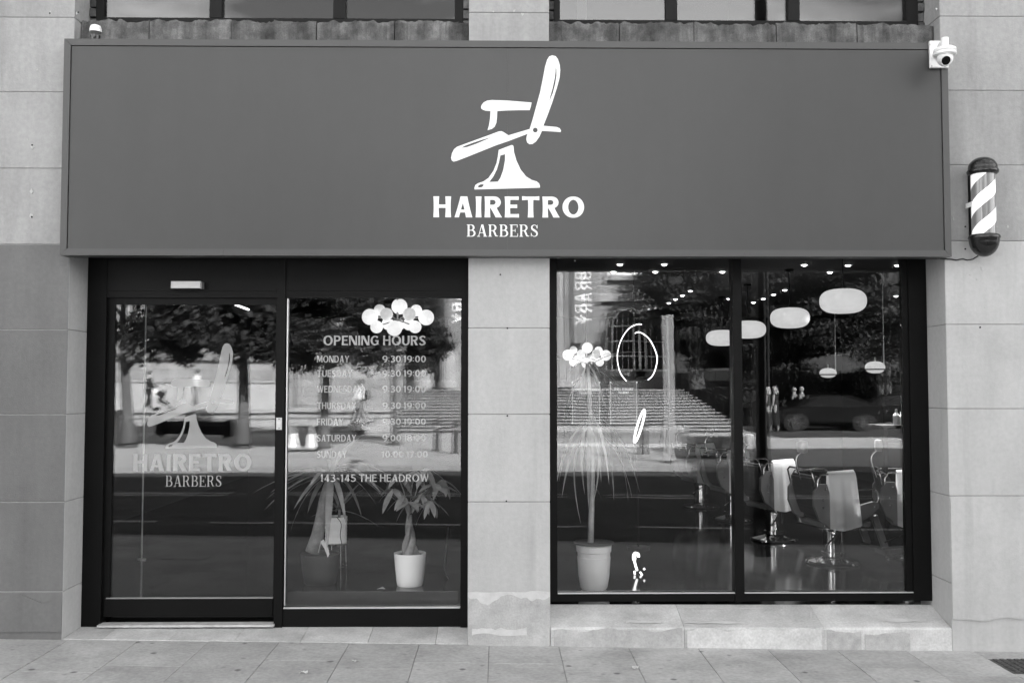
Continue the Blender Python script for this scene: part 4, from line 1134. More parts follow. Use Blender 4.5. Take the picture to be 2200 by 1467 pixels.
def pot(t, x, y, z, r0, r1, h, m, rim=0, soil=.02, ribs=0):
    prof = [(0, z), (r0*.96, z), (r0, z+.006)]
    if ribs:
        for i in range(ribs): 
            u = i/ribs; rr = r0+(r1-r0)*u; prof += [(rr, z+.01+h*.95*u), (rr*.975, z+.01+h*.95*(u+.55/ribs)), (rr, z+.01+h*.95*(u+.8/ribs))]
    else: prof += [(r0+(r1-r0)*(i/6)**.8, z+h*i/6) for i in range(1, 7)]
    prof += [(r1, z+h), (r1*.93, z+h), (r1*.92, z+h-soil), (0, z+h-soil)]
    mb = MB(); mb.lathe(prof, (x, y, 0), 36); mb.build("pot", m, t, smooth=True, angle=35)
    mb = MB(); mb.lathe([(r1*.91, z+h-soil+.003), (0, z+h-soil+.006)], (x, y, 0), 24); mb.build("soil", M_SOIL, t)

# money tree in the tapered white pot
y = .66; d = 6.75+y
c = W(880.5, 1258, y); k = d/FPX
MT = thing("potted_plant", "money tree with fanned leaves in a plain white tapered pot on the plinth", "potted plant", (c.x, y, zP))
pot(MT, c.x, y, zP, 27*k, 34*k, 68*k, M_WPOT)
top = W(879, 1105, y); bz = zP+60*k
mb = MB()
for j in range(3):
    P = []
    for i in range(17):
        u = i/16; a = u*4.2+j*2.094; rr = (.030*(1-u)**1.3+.010); P.append((c.x+(top.x-c.x)*u+rr*math.cos(a), y+rr*math.sin(a), bz+(top.z-bz)*u))
    mb.tube(P, [.026*(1-i/16)**1.5+.011 for i in range(17)], 8)
mb.build("trunk", M_TRUNKI, MT, smooth=True)
lm = leaf_mesh(.20, .052, .05)
r = random.Random(5)
heads = [(846, 1050), (880, 1078), (905, 1060), (930, 1040), (855, 1020), (890, 1010), (915, 1005), (950, 1030), (868, 1065), (925, 1075)]
for i, (px, py) in enumerate(heads):
    q = W(px, py, y+r.uniform(-.15, .12))
    mb = MB(); mb.tube([top, top.lerp(q, .5)+Vector((0, 0, .03)), q], .004, 5); mb.build("leaf_stalk", M_TRUNKI, MT)
    n = 6
    for j in range(n):
        az = j*2*math.pi/n+r.uniform(-.25, .25); put_leaf(lm, M_LEAF, q, (r.uniform(-.3, .3), R_(18+r.uniform(-18, 30)), az), MT, r.uniform(.75, 1.1))

# yucca in a dark pot with a label
y = .74; d = 6.75+y; k = d/FPX
c = W(688, 1262, y)
YU_ = thing("potted_plant", "yucca with long drooping blades and a leaning trunk in a dark pot", "potted plant", (c.x, y, zP))
zr = WZ(1188, y, 690)
pot(YU_, c.x, y, zP, .12, .15, zr-zP, M_DPOT)
P = [W(px, py, y) for px, py in ((671, 1186), (682, 1150), (689, 1115), (694, 1080), (703, 1045), (713, 1018))]
mb = MB(); mb.tube(P, [.055, .048, .042, .036, .032, .028], 12); mb.build("trunk", M_TRUNKI, YU_, smooth=True)
lm2 = leaf_mesh(.50, .050, .30, 9, .3); lm3 = leaf_mesh(.42, .044, .12, 8, .3)
q = P[-1]
for i in range(26):
    az = i*2.4; el = r.uniform(-55, 25)
    put_leaf(lm2 if el > -30 else lm3, M_LEAF, q+Vector((0, 0, r.uniform(-.04, .04))), (0, R_(el), az), YU_, r.uniform(.75, 1.1))
LB = thing("plant_label", "white paper care label tied to the leaning yucca trunk", "label", tuple(W(703, 1178, y-.12)))
P = [W(px, py, y-.12-.01*i) for i, (px, py) in enumerate(((695, 1158), (703, 1170), (708, 1190)))]; Q = [W(px, py, y-.12-.01*i) for i, (px, py) in enumerate(((688, 1164), (697, 1178), (704, 1197)))]
mb = MB(); mb.add(P+Q, [(0, 1, 4, 3), (1, 2, 5, 4)]); o = mb.build("card", M_PAPER, LB); sm = o.modifiers.new("thickness", 'SOLIDIFY'); sm.thickness = .002
mb = MB(); mb.tube([W(690, 1161, y-.12), W(684, 1186, y-.05)], .002, 5); mb.build("stick", M_WPLAST, LB)

# ribbed white pot on a wire stand
y = 1.0; d = 6.75+y; k = d/FPX
c = W(722, 1165, y)
PS = thing("plant_stand", "thin wire plant stand behind the leaning yucca", "stand", (c.x, y, zP))
mb = MB(); mb.lathe([(0, c.z-.012), (26*k, c.z-.012), (27*k, c.z-.002), (0, c.z-.002)], (c.x, y, 0), 24); mb.build("top_plate", M_CHROME, PS)
for a in range(4):
    t = a*math.pi/2+.6; mb = MB(); mb.tube([(c.x+22*k*math.cos(t), y+22*k*math.sin(t), c.z-.012), (c.x+24*k*math.cos(t), y+24*k*math.sin(t), zP)], .005, 6); mb.build("leg", M_CHROME, PS)
mb = MB(); mb.tube([(c.x+23*k*math.cos(a*.3), y+23*k*math.sin(a*.3), c.z-.18) for a in range(22)], .004, 5); mb.build("hoop", M_CHROME, PS)
RP = thing("potted_plant", "dark leaved plant in a ribbed white pot on the wire stand", "potted plant", (c.x, y, c.z))
pot(RP, c.x, y, c.z, 23*k, 23.5*k, 55*k, M_WPOT, ribs=7)
mb = MB(); mb.tube([(c.x+.02, y, c.z+.18), (c.x+.03, y-.02, c.z+.26)], .012, 6); mb.build("stem", M_TRUNKI, RP)
for i in range(9): put_leaf(lm3, M_LEAF, (c.x+.03, y-.02, c.z+.25), (0, R_(r.uniform(-70, 10)), i*2.4), RP, r.uniform(.5, .8))
mb = MB(); P = _spline([tuple(W(px, py, y-.16)) for px, py in ((723, 1110), (733, 1125), (731, 1150), (735, 1175), (733, 1220), (736, 1258))], 4); mb.tube(P, .003, 5)
tag(mb.build("flex", M_SLOTBLACK), "thin dark flex hanging down past the ribbed white pot", "cable")

# fallen leaf on the plinth, bent chrome rod
q = W(820, 1258, .55); mb = MB(); mb.add([(q.x-.03, .5, zP+.004), (q.x, .47, zP+.012), (q.x+.035, .5, zP+.003), (q.x+.01, .54, zP+.014)], [(0, 1, 3), (1, 2, 3)])
o = mb.build("fallen_leaf", M_LEAFD); tag(o, "dry curled leaf lying on the dark plinth beside the white pot", "leaf")
P = [W(px, py, .9) for px, py in ((963, 1132), (959, 1180), (955, 1215), (956, 1230), (963, 1243), (975, 1250), (992, 1251))]
mb = MB(); mb.tube(P, .007, 8); o = mb.build("floor_lamp_stem", M_CHROME); tag(o, "curved chrome rod standing at the sidelight's right edge", "stand")

# tall dracaena in the right window
y = 1.25; d = 6.75+y; k = d/FPX
c = W(1276, 1260, y)
DR = thing("potted_plant", "tall thin palm with hanging leaves in a rounded white pot by the pillar", "potted plant", (c.x, y, FZ))
z0 = FZ+.004; h = WZ(1168, y, 1276)-z0
prof = [(0, z0), (26*k, z0), (29*k, z0+h*.05), (33*k, z0+h*.3), (35*k, z0+h*.62), (35.5*k, z0+h*.72), (34.6*k, z0+h*.725), (35*k, z0+h*.83), (37*k, z0+h*.84), (38*k, z0+h*.98), (36*k, z0+h), (33*k, z0+h), (33*k, z0+h*.95), (0, z0+h*.95)]
mb = MB(); mb.lathe(prof, (c.x, y, 0), 40); mb.build("pot", M_WPOT, DR, smooth=True, angle=30)
mb = MB(); mb.lathe([(34*k, z0+h-.002), (43*k, z0+h+.004), (43*k, z0+h+.018), (36*k, z0+h+.012), (0, z0+h+.012)], (c.x, y, 0), 36); mb.build("rim_tray", M_DPOT, DR, smooth=True, angle=35)
P = [W(px, py, y) for px, py in ((1269, 1166), (1270, 1120), (1272, 1060), (1273, 1000), (1270, 940), (1268, 890), (1266, 830), (1262, 780))]
mb = MB(); mb.tube(P, [.026, .024, .022, .021, .020, .019, .017, .014], 10); mb.build("trunk", M_LEAFD, DR, smooth=True)
lmd = leaf_mesh(.62, .034, .50, 10, .3); lmd2 = leaf_mesh(.50, .026, .25, 9, .3)
for i in range(17):
    put_leaf(lmd, M_LEAFD, P[5]+Vector((0, 0, r.uniform(-.12, .06))), (0, R_(r.uniform(15, 62)), i*2.4+.3), DR, r.uniform(.7, 1.05))
for i in range(12):
    put_leaf(lmd2, M_LEAFD, P[7]+Vector((0, 0, r.uniform(-.06, .02))), (0, R_(r.uniform(-50, 45)), i*2.4), DR, r.uniform(.6, 1.0))

# --- barber chairs
def make_chair():
    t = thing("barber_chair", "", "barber chair", (0, 0, 0), "barber chairs in a row")
    mb = MB(); mb.lathe([(0, 0), (.28, 0), (.285, .012), (.27, .03), (.20, .05), (.13, .065), (.10, .08), (0, .08)], n=36); mb.build("base", M_CHROME, t, smooth=True, angle=30)
    mb = MB(); mb.lathe([(.115, .081), (.115, .10), (.125, .105), (.125, .12), (.108, .125), (.105, .34), (.12, .36), (.16, .40), (0, .40)], n=30); mb.build("column", M_CHROME, t, smooth=True, angle=30)
    mb = MB(); mb.box((-.24, -.25, .40), (.30, .25, .46), bev=.02); mb.build("seat_frame", M_ENAMEL, t)
    mb = MB(); mb.box((-.22, -.235, .461), (.31, .235, .57), bev=.035); mb.build("seat", M_LEATHER, t, smooth=True, angle=60)
    bk = MB(); P = [(-.16, .55), (-.20, .72), (-.26, .92), (-.30, .95), (-.36, .93), (-.34, .80), (-.29, .60), (-.24, .50)]
    bk.prism(P, lambda a, b, s: Vector((a, -.24+s, b)), .48); b = bk.build("backrest", M_LEATHER, t)
    bm = bmesh.new(); bm.from_mesh(b.data); bmesh.ops.bevel(bm, geom=bm.edges[:], offset=.02, segments=2, affect='EDGES'); bm.to_mesh(b.data); bm.free()
    mb = MB(); mb.tube([(-.33, -.27, .80), (-.37, -.27, .97), (-.37, -.22, 1.0), (-.37, .22, 1.0), (-.37, .27, .97), (-.33, .27, .80)], .010, 8); mb.build("grab_rail", M_CHROME, t, smooth=True)
    for s in (-1, 1):
        mb = MB(); out = [(-.30, .86), (-.36, .78), (-.365, .64), (-.31, .50), (-.20, .42), (-.05, .40), (.12, .44), (.30, .55), (.36, .60), (.355, .66), (.30, .67), (.10, .62), (-.05, .61), (-.15, .66), (-.19, .76), (-.22, .86)]
        mb.prism(out, lambda a, b, q: Vector((a, s*.255+q*s, b)), .045); pn = mb.build("side_panel", M_ENAMEL, t)
        for (a, b) in ((-.27, .70), (-.27, .62), (-.24, .81), (.31, .62)):
            q = MB(); q.ball((a, s*.302, b), .012, n=10); q.build("rivet", M_CHROME, pn)
        mb = MB(); mb.tube([(-.10, s*.28, .62), (-.06, s*.28, .76), (.0, s*.28, .785), (.30, s*.28, .80), (.36, s*.28, .77), (.37, s*.28, .70), (.34, s*.28, .62)], .011, 8); mb.build("armrest", M_CHROME, t, smooth=True)
        mb = MB(); mb.tube([(-.33, s*.285, .66), (-.315, s*.285, .90), (-.28, s*.285, .955), (.06, s*.285, .97), (.11, s*.285, .94), (.12, s*.285, .78)], .011, 8); mb.build("side_rail", M_CHROME, t, smooth=True)
        mb = MB(); mb.box((-.035, -.02, -.18), (.035, .02, .18), bev=.008)
        o = mb.build("footrest_arm", M_ENAMEL, t); o.location = (.44, s*.17, .34); o.rotation_euler = (0, R_(-20), 0)
    mb = MB(); mb.tube([(.33, -.2, .50), (.33, .2, .50)], .03, 10); mb.build("hinge_bar", M_ENAMEL, t)
    mb = MB(); mb.box((.44, -.21, .155), (.72, .21, .185), bev=.008); mb.build("foot_plate", M_CHROME, t)
    mb = MB(); mb.box((-.37, -.075, 1.16), (-.30, .075, 1.29), bev=.03); mb.build("headrest", mat('grey_headrest', .15, .5), t, smooth=True, angle=60)
    mb = MB(); mb.tube(_spline([(-.34, 0, 1.18), (-.40, 0, 1.12), (-.40, 0, 1.02), (-.35, 0, .88)], 5), .010, 8); mb.build("headrest_post", M_CHROME, t, smooth=True)
    mb = MB(); mb.tube([(-.02, -.10, .32), (-.20, -.34, .30), (-.36, -.50, .26)], .009, 8); mb.build("lever", M_CHROME, t)
    return t
def make_towel():
    t = MB(); n, m_ = 12, 18; vs = []; fs = []
    for i in range(n+1):
        u = i/n
        for j in range(m_+1):
            v = j/m_*2-1; a = abs(v)
            hang = (.56+.05*math.sin(u*2.6+.4)) if v < 0 else .34
            yy = -.285+(-.024 if v < 0 else .022)*min(1, a*7)-(.030*a if v < 0 else -.01)
            zz = .988+.015*u-max(0, a-.05)*hang/.95
            wob = .014*math.sin(u*11+.8)*a+.007*math.sin(u*23+2)*a
            xx = -.20+.29*u+.055*a*(u-.42)+.02*a
            vs.append((xx, yy+wob, zz))
    for i in range(n):
        for j in range(m_): a = i*(m_+1)+j; fs.append((a, a+1, a+m_+2, a+m_+1))
    t.add(vs, fs); return t.build("towel", M_TOWEL, smooth=True)
chair = make_chair(); towel = make_towel()
CH = [(1790, 1203, 9.15, -62, "barber chair nearest the window's right end, its leg rest pointing right", "bright white towel hanging over the nearest barber chair's side rail"),
      (1664, 1168, 10.5, -55, "barber chair just right of the window mullion with rounded arm panel", "white towel on the chair just right of the mullion"),
      (1962, 1200, 9.25, -85, "barber chair cut off by the window's right jamb", "white towel at the window's right jamb"),
      (1575, 1128, 12.1, -60, "barber chair whose back shows left of the mullion", "pale towel directly left of the mullion"),
      (1507, 1105, 13.4, -60, "farthest barber chair, faint under the street's reflection", "faint towel left of the other hanging towels")]
for i, (px, py, d, az, l1, l2) in enumerate(CH):
    c = inx(px, py, d)
    o = chair if i == 0 else copy_tree(chair); o.location = (c.x, c.y, FZ); o.rotation_euler = (0, 0, R_(az+62+10)); o.scale = (.88, .88, .88); o['label'] = l1
    tw_ = towel if i == 0 else towel.copy()
    if i: COL.objects.link(tw_)
    tw_.location = (c.x, c.y, FZ); tw_.rotation_euler = o.rotation_euler; tw_.scale = o.scale; tag(tw_, l2, "towel", "towels hung on the barber chairs")
# dark mirror stations along the right wall
for i in range(4):
    y = 3.2+i*1.9
    t = thing("mirror_station", ["nearest","second nearest","third nearest","farthest"][i]+" wall mirror over a dark shelf on the shop's right wall", "mirror", (6.3, y, FZ), "mirror stations on the right wall")
    mb = MB(); mb.box((6.34, y-.45, 1.0), (6.385, y+.45, 2.3), bev=.01); mb.build("frame", M_BLACK, t)
    mb = MB(); mb.box((6.33, y-.41, 1.04), (6.338, y+.41, 2.26)); mb.build("glass", mat("smoked_mirror", .25, .05, metal=1.0), t)
    mb = MB(); mb.box((6.05, y-.5, .88), (6.39, y+.5, .93), bev=.006); mb.build("shelf", M_WALLI, t)
# white bottles by the right rod
for i, (px, lab) in enumerate(((1926, "taller white bottle on the dark shelf near the rod"), (1937, "smaller white bottle beside the taller one on the shelf"))):
    c = inx(px, 912, 9.6); mb = MB(); s_ = 1.0 if i == 0 else .85
    mb.lathe([(0, c.z), (.03*s_, c.z), (.032*s_, c.z+.09*s_), (.012, c.z+.12*s_), (.012, c.z+.15*s_), (0, c.z+.152*s_)], (c.x, c.y, 0), 14); o = mb.build("bottle", M_WPLAST); tag(o, lab, "bottle")
c = inx(1935, 912, 9.6)
sh = thing("console_shelf", "narrow dark shelf unit carrying the white bottles", "shelf", (c.x, c.y, FZ))
mb = MB(); mb.box((c.x-.25, c.y-.15, c.z-.03), (c.x+.35, c.y+.2, c.z-.001)); mb.build("top", M_WALLI, sh)
for s in (-.2, .3): mb = MB(); mb.box((c.x+s-.02, c.y-.12, FZ), (c.x+s+.02, c.y+.15, c.z-.03)); mb.build("leg", M_WALLI, sh)

# ------------------------------------------------------------------ litter and drain cover on the pavement
def ground_at(px, py):
    v = _M @ Vector(((px-CX)/FPX, (CY-py)/FPX, -1)); p = CAM_LOC.copy()
    for _ in range(6):
        t = (gz(p.x, p.y)-CAM_LOC.z)/v.z; p = CAM_LOC+v*t
    return p
def litter(px, py, s, m, label, cat, name, seed):
    p = ground_at(px, py); r = random.Random(seed); mb = MB(); n = 9
    vs = [(p.x, p.y, p.z+.25*s)]+[(p.x+s*r.uniform(.25, 1.1)*math.cos(i*.7), p.y+s*.7*r.uniform(.25, 1.1)*math.sin(i*.7), p.z+r.choice([.003, .35*s, .1*s])) for i in range(n)]
    mb.add(vs, [(0, 1+i, 1+(i+1) % n) for i in range(n)]); o = mb.build(name, m); tag(o, label, cat)
    q = o.modifiers.new("thickness", 'SOLIDIFY'); q.thickness = .0015
litter(655, 1446, .045, M_PAPER, "crumpled pale paper on the paving, lowest in front of the door", "litter", "crumpled_paper", 1)
litter(763, 1420, .028, M_PAPER, "small torn white paper scrap on the paving right of the crumpled one", "litter", "paper_scrap", 2)
litter(1366, 1435, .04, M_LEAFD, "dry fallen leaf on the paving below the shop window", "leaf", "fallen_leaf", 3)
litter(385, 1364, .04, M_LEAFD, "pale leaf on the step in front of the sliding door", "leaf", "fallen_leaf", 4)
p = ground_at(2215, 1432)
DC = thing("drain_cover", "square dark grated drain cover set in the paving's lower right corner", "drain cover", (p.x, p.y, p.z))
mb = MB(); mb.box((p.x-.20, p.y-.16, p.z-.03), (p.x+.25, p.y+.17, p.z+.0035)); mb.build("frame", M_IRON, DC)
for i in range(9):
    for j in range(7):
        x, y = p.x-.17+i*.047, p.y-.135+j*.045; mb = MB(); mb.box((x, y, p.z+.003), (x+.03, y+.028, p.z+.010), bev=.003); mb.build("tread_stud", M_IRON, DC)
# ------------------------------------------------------------------ the far side of the street, seen mirrored in the glass
def far_x(px, Y): return MR(px, 830, Y).x
def far_z(py, Y, px=1071): return MR(px, py, Y).z

plaza = sheet("plaza", -60, 60, -70, FAR_Y-.1, -.012, M_PLAZA, 2, 2); plaza['kind'] = 'structure'
kerb2 = sheet("kerb", -20, 20, FAR_Y-.12, FAR_Y+.02, -.05, M_JOINT, 2, 1); kerb2['kind'] = 'structure'
for i in range(-13, 14):
    o = bpy.data.objects.new("kerb_stone", kmesh); COL.objects.link(o); o.parent = kerb2; o.location = (i*.92+.3, FAR_Y-.05, .001)
mb = MB(); mb.box((-.297, -.447, -.05), (.297, .447, 0), bev=.004); o = mb.build("paving_slab", M_PLAZA); pm_ = o.data; bpy.data.objects.remove(o)
for j in range(4):
    for i in range(-17, 19):
        o = bpy.data.objects.new("paving_slab", pm_); COL.objects.link(o); o.parent = plaza
        o.location = (i*.6+(.3 if j % 2 else 0), FAR_Y-.13-.45-j*.9, rng.uniform(-.002, .002))

def stonework(name, v, bw, bh, mortar=.012):
    m, n, out = _nodes(name); N = n.nodes.new; L = n.links.new
    b = N("ShaderNodeBsdfPrincipled"); b.inputs['Roughness'].default_value = .85; b.inputs['Specular IOR Level'].default_value = .2
    geo = N("ShaderNodeNewGeometry"); s_ = N("ShaderNodeSeparateXYZ"); c = N("ShaderNodeCombineXYZ"); ad = N("ShaderNodeMath"); ad.operation = 'ADD'
    L(geo.outputs['Position'], s_.inputs[0]); L(s_.outputs['X'], ad.inputs[0]); L(s_.outputs['Y'], ad.inputs[1]); L(ad.outputs[0], c.inputs[0]); L(s_.outputs['Z'], c.inputs[1])
    br = N("ShaderNodeTexBrick"); br.inputs['Scale'].default_value = 1.0; br.inputs['Brick Width'].default_value = bw; br.inputs['Row Height'].default_value = bh
    br.inputs['Mortar Size'].default_value = mortar; br.inputs['Color1'].default_value = _g(v*.8); br.inputs['Color2'].default_value = _g(v*1.15); br.inputs['Mortar'].default_value = _g(v*.55); br.inputs['Bias'].default_value = .2
    L(c.outputs[0], br.inputs['Vector'])
    t = N("ShaderNodeTexNoise"); t.inputs['Scale'].default_value = .9; t.inputs['Detail'].default_value = 8; L(geo.outputs['Position'], t.inputs['Vector'])
    r = N("ShaderNodeMapRange"); r.inputs['From Min'].default_value = .3; r.inputs['From Max'].default_value = .7; r.inputs['To Min'].default_value = .75; r.inputs['To Max'].default_value = 1.15; L(t.outputs['Fac'], r.inputs['Value'])
    mx = N("ShaderNodeVectorMath"); mx.operation = 'SCALE'; L(br.outputs['Color'], mx.inputs[0]); L(r.outputs[0], mx.inputs['Scale']); L(mx.outputs[0], b.inputs['Base Color'])
    bp = N("ShaderNodeBump"); bp.inputs['Distance'].default_value = .02; bp.inputs['Strength'].default_value = .6; L(br.outputs['Fac'], bp.inputs['Height']); bp.invert = True; L(bp.outputs[0], b.inputs['Normal'])
    L(b.outputs[0], out.inputs[0]); return m
M_ASHLAR = stonework("library_ashlar", .27, 1.1, .42)
M_ASHLAR_SHADE = stonework("shade_toned_masonry", .045, .9, .35)  # masonry colour darkened to stand in for shade beside the stairs

# --- library
YB = 40.0
LBY = thing("library_building", "large sunlit stone civic building with columns and arched windows mirrored in the glass", "building", (0, -YB, 0))
def lbox(name, x0, x1, Y0, Y1, z0, z1, m, bev=0, parent=None):
    mb = MB(); mb.box((x0, -Y1, z0), (x1, -Y0, z1), bev=bev); return mb.build(name, m, parent or LBY)
xs0, xs1 = far_x(640, YB), far_x(1440, YB)
lbox("wall", -30, xs0, 38.0, 46, 0, 12.0, M_ASHLAR)
lbox("wall", xs0+.01, xs1, YB, 46, 0, 14.5, M_ASHLAR)
lbox("plinth", -30, xs0-.01, 37.75, 37.99, .7, 1.9, M_LIB)
lbox("string_course", -30, xs0-.02, 37.8, 37.985, 3.0, 3.3, M_LIBD)
lbox("string_course", xs0+.02, xs1-.01, YB-.25, YB-.01, 5.9, 6.3, M_LIB)
for z in (1.95, 4.6, 6.2): lbox("string_course", -30, xs0-.02, 37.82, 37.98, z, z+.09, M_LIB)
lbox("cornice", -30, xs0-.02, 37.3, 37.99, 11.2, 11.7, M_LIB); lbox("cornice", xs0+.02, xs1+.2, YB-.6, YB-.01, 13.6, 14.2, M_LIB)
for px in (905, 960, 1158, 1212, 1240):
    x = far_x(px, YB-.9); mb = MB(); P = []
    for z, r_ in ((1.7, .46), (2.0, .46), (2.05, .40), (9.4, .34), (9.5, .44), (9.9, .46)): P.append((r_, z))
    n = 40; vs = []; fs = []
    for r_, z in P:
        for k in range(n):
            t = 2*math.pi*k/n; q = r_*(1-.09*(k % 2)) if .3 < r_ < .41 else r_; vs.append((x+q*math.cos(t), -(YB-.9)+q*math.sin(t), z))
    for i in range(len(P)-1):
        for k in range(n): fs.append((i*n+k, i*n+(k+1) % n, (i+1)*n+(k+1) % n, (i+1)*n+k))
    mb.add(vs, fs); mb.build("column", M_LIB, LBY)
lbox("entablature", far_x(885, YB), far_x(1262, YB), YB-1.4, YB-.28, 9.92, 11.0, M_LIB)
def arch_window(px, w, z0, z1):
    x = far_x(px, YB); mb = MB(); y = -(YB-.02)
    zs = z1-w/2; n = 14
    outer = [(x-w/2, z0), (x+w/2, z0)]+[(x+w/2*math.cos(a*math.pi/n), zs+w/2*math.sin(a*math.pi/n)) for a in range(n+1)]
    iw = w/2-.11
    inner = [(x-iw, z0+.11), (x+iw, z0+.11)]+[(x+iw*math.cos(a*math.pi/n), zs+iw*math.sin(a*math.pi/n)) for a in range(n+1)]
    k = len(outer); vs = [(a, y+.12, b) for a, b in outer]+[(a, y+.12, b) for a, b in inner]+[(a, y, b) for a, b in outer]+[(a, y, b) for a, b in inner]
    fs = []
    for i in range(k):
        j = (i+1) % k; fs += [(i, j, k+j, k+i), (i, 2*k+i, 2*k+j, j), (k+i, k+j, 3*k+j, 3*k+i)]
    mb.add(vs, fs)
    for i in range(1, 3): mb.box((x-w/2+w*i/3-.02, y+.02, z0+.1), (x-w/2+w*i/3+.02, y+.10, z1-.25))
    for i in range(1, 4): zz = z0+(zs-z0)*i/3; mb.box((x-iw, y+.03, zz-.025), (x+iw, y+.11, zz+.025))
    wn = mb.build("window", M_WPLAST, LBY)
    g = MB(); g.add([(a, y+.045, b) for a, b in inner], [list(range(len(inner)))]); g.build("pane", M_BPLAST, wn)
    s_ = MB(); s_.box((x-w/2-.15, y, z0-.25), (x+w/2+.15, y+.25, z0-.002)); s_.build("sill", M_LIB, wn)
for px in (1062, 1352, 1412): arch_window(px, 1.75, 2.45, 5.6)
for px in (1062, 1352, 1412): arch_window(px, 1.5, 7.2, 10.4)
# banners hanging on the library
for px, lab in ((1262, "hanging grey banner with white LIBRARY lettering, mirrored beside the columns"), (984, "hanging grey LIBRARY banner mirrored at the sidelight's right edge")):
    Yb = YB-1.6; x = far_x(px, Yb); z1 = far_z(520, Yb); z0 = far_z(735, Yb)
    t = thing("banner", lab, "banner", (x, -Yb, z0), "library banners")
    mb = MB(); mb.box((x-.62, -Yb-.01, z0), (x+.62, -Yb+.01, z1)); mb.build("cloth", M_BANNER, t)
    for zz in (z0, z1):
        mb = MB(); mb.tube([(x-.7, -Yb, zz), (x+.7, -Yb, zz)], .035, 8); mb.build("rod", M_LIBD, t)
    zt = far_z(556, Yb); P, w = text_polys("LIBRARY", .2, False, .16); kk = 3.05/w
    flat_print("lettering", P, lambda a, b: Vector((x+.22-b*kk, -Yb+.014, zt-a*kk)), M_WHITE, t)

# --- terrace, stairs, retaining walls
xt = far_x(850, 31)
def sbox(name, a, b, m):
    mb = MB(); mb.box(a, b); return mb.build(name, m, kind='structure')
terr = sbox("terrace", (-30, -37.74, -.02), (xt, -31.2, .74), M_PLAZA)
sbox("terrace_step", (-30, -30.94, 0), (xt-.01, -30.15, .235), M_PLAZA)
sbox("terrace_step", (-30, -30.149, 0), (xt-.01, -29.75, .118), M_PLAZA)
tw_ = thing("terrace_wall", "pale low retaining wall along the raised terrace where people walk", "wall", (-14, -31.1, 0))
for i in range(16):
    x0 = xt-1.5*(i+1); mb = MB(); mb.box((x0+.006, -31.19, 0), (xt-1.5*i-.006, -30.95, .74+rng.uniform(-.004, .004)), bev=.01); mb.build("stone_block", M_LIB, tw_)
mb = MB(); mb.box((xt-24, -31.22, .745), (xt, -30.84, .83), bev=.012); mb.build("coping", M_LIB, tw_)
ST = thing("stone_stairs", "broad flight of sunlit stone steps rising behind the pale posts", "stairs", (2, -30, 0))
NS = 14
for i in range(NS):
    Y0 = 30+i*.42; z1 = .115*(i+1); xr = far_x(1596-9.8*i, Y0); mb = MB()
    mb.box((xt+.01, -36.4, z1-.115+.001*i), (xr, -Y0, z1-.035)); mb.box((xt+.01, -Y0-.45, z1-.034), (xr+.02, -Y0+.10, z1), bev=.008)
    mb.build("step", M_LIB, ST)
sbox("landing", (xt+.01, -YB+.01, 0), (far_x(1445, 38), -36.41, 1.605), M_PLAZA)
# hand rail down the stair side
HR = thing("handrail", "dark handrails sloping down beside the right end of the stone stairs", "handrail", (far_x(1500, 33), -33, 0))
for off in (0, .55):
    a = Vector((far_x(1452, 36)+off, -36, 2.5)); b = Vector((far_x(1590, 30)+off, -30, 1.0)); mb = MB(); mb.tube([a, b], .03, 8); mb.build("rail", M_BPLAST, HR)
    for u in (0, .33, .66, 1): q = a.lerp(b, u); mb = MB(); mb.tube([q, q-Vector((0, 0, .95))], .022, 6); mb.build("post", M_BPLAST, HR)
RW = thing("retaining_wall", "stone retaining wall toned dark as if shaded, carrying the upper road beside the stairs", "wall", (8, -37, 0))
xw = far_x(1612, 34)
mb = MB(); mb.box((far_x(1462, 38.5), -40, 0), (24, -38.5, 2.4)); mb.build("wall", M_ASHLAR_SHADE, RW)
for i in range(2):
    x0 = far_x(1492, 38.3)+i*1.03; mb = MB(); mb.box((x0+.01, -38.49, far_z(818, 38.4)), (x0+.99, -38.38, far_z(795, 38.4)), bev=.01); mb.build("panel", mat("hoarding_panel", .28, .8, var=.3, scale=2, rand=.3), RW)
sbox("upper_road", (far_x(1455, 40), -62, 2.0), (40, -40.01, 2.41), M_ASPH)
sr = sheet("dark_ground_sheet", far_x(1610, 31), 40, -37.9, -26.5, -.006, M_ASPH); sr["kind"] = "structure"  # asphalt sheet added to extend the dark area on the right
OB = thing("office_building", "office block with shade-darkened facade far behind the trees on the upper road", "building", (16, -62, 2.4))
mb = MB(); mb.box((far_x(1455, 62), -70, 2.4), (46, -62, 19)); mb.build("wall", mat("shade_toned_facade", .022, .8, var=.2, scale=.5), OB)  # facade colour darkened to stand in for shade behind the trees
for j in range(5):
    for i in range(11):
        x0 = far_x(1470, 62)+i*2.7; mb = MB(); mb.box((x0, -61.99, 4+j*3), (x0+1.5, -61.93, 5.9+j*3)); f = mb.build("window", M_LIBD, OB)
        mb = MB(); mb.box((x0+.08, -61.93, 4.08+j*3), (x0+1.42, -61.92, 5.82+j*3)); mb.build("pane", M_BPLAST, f)

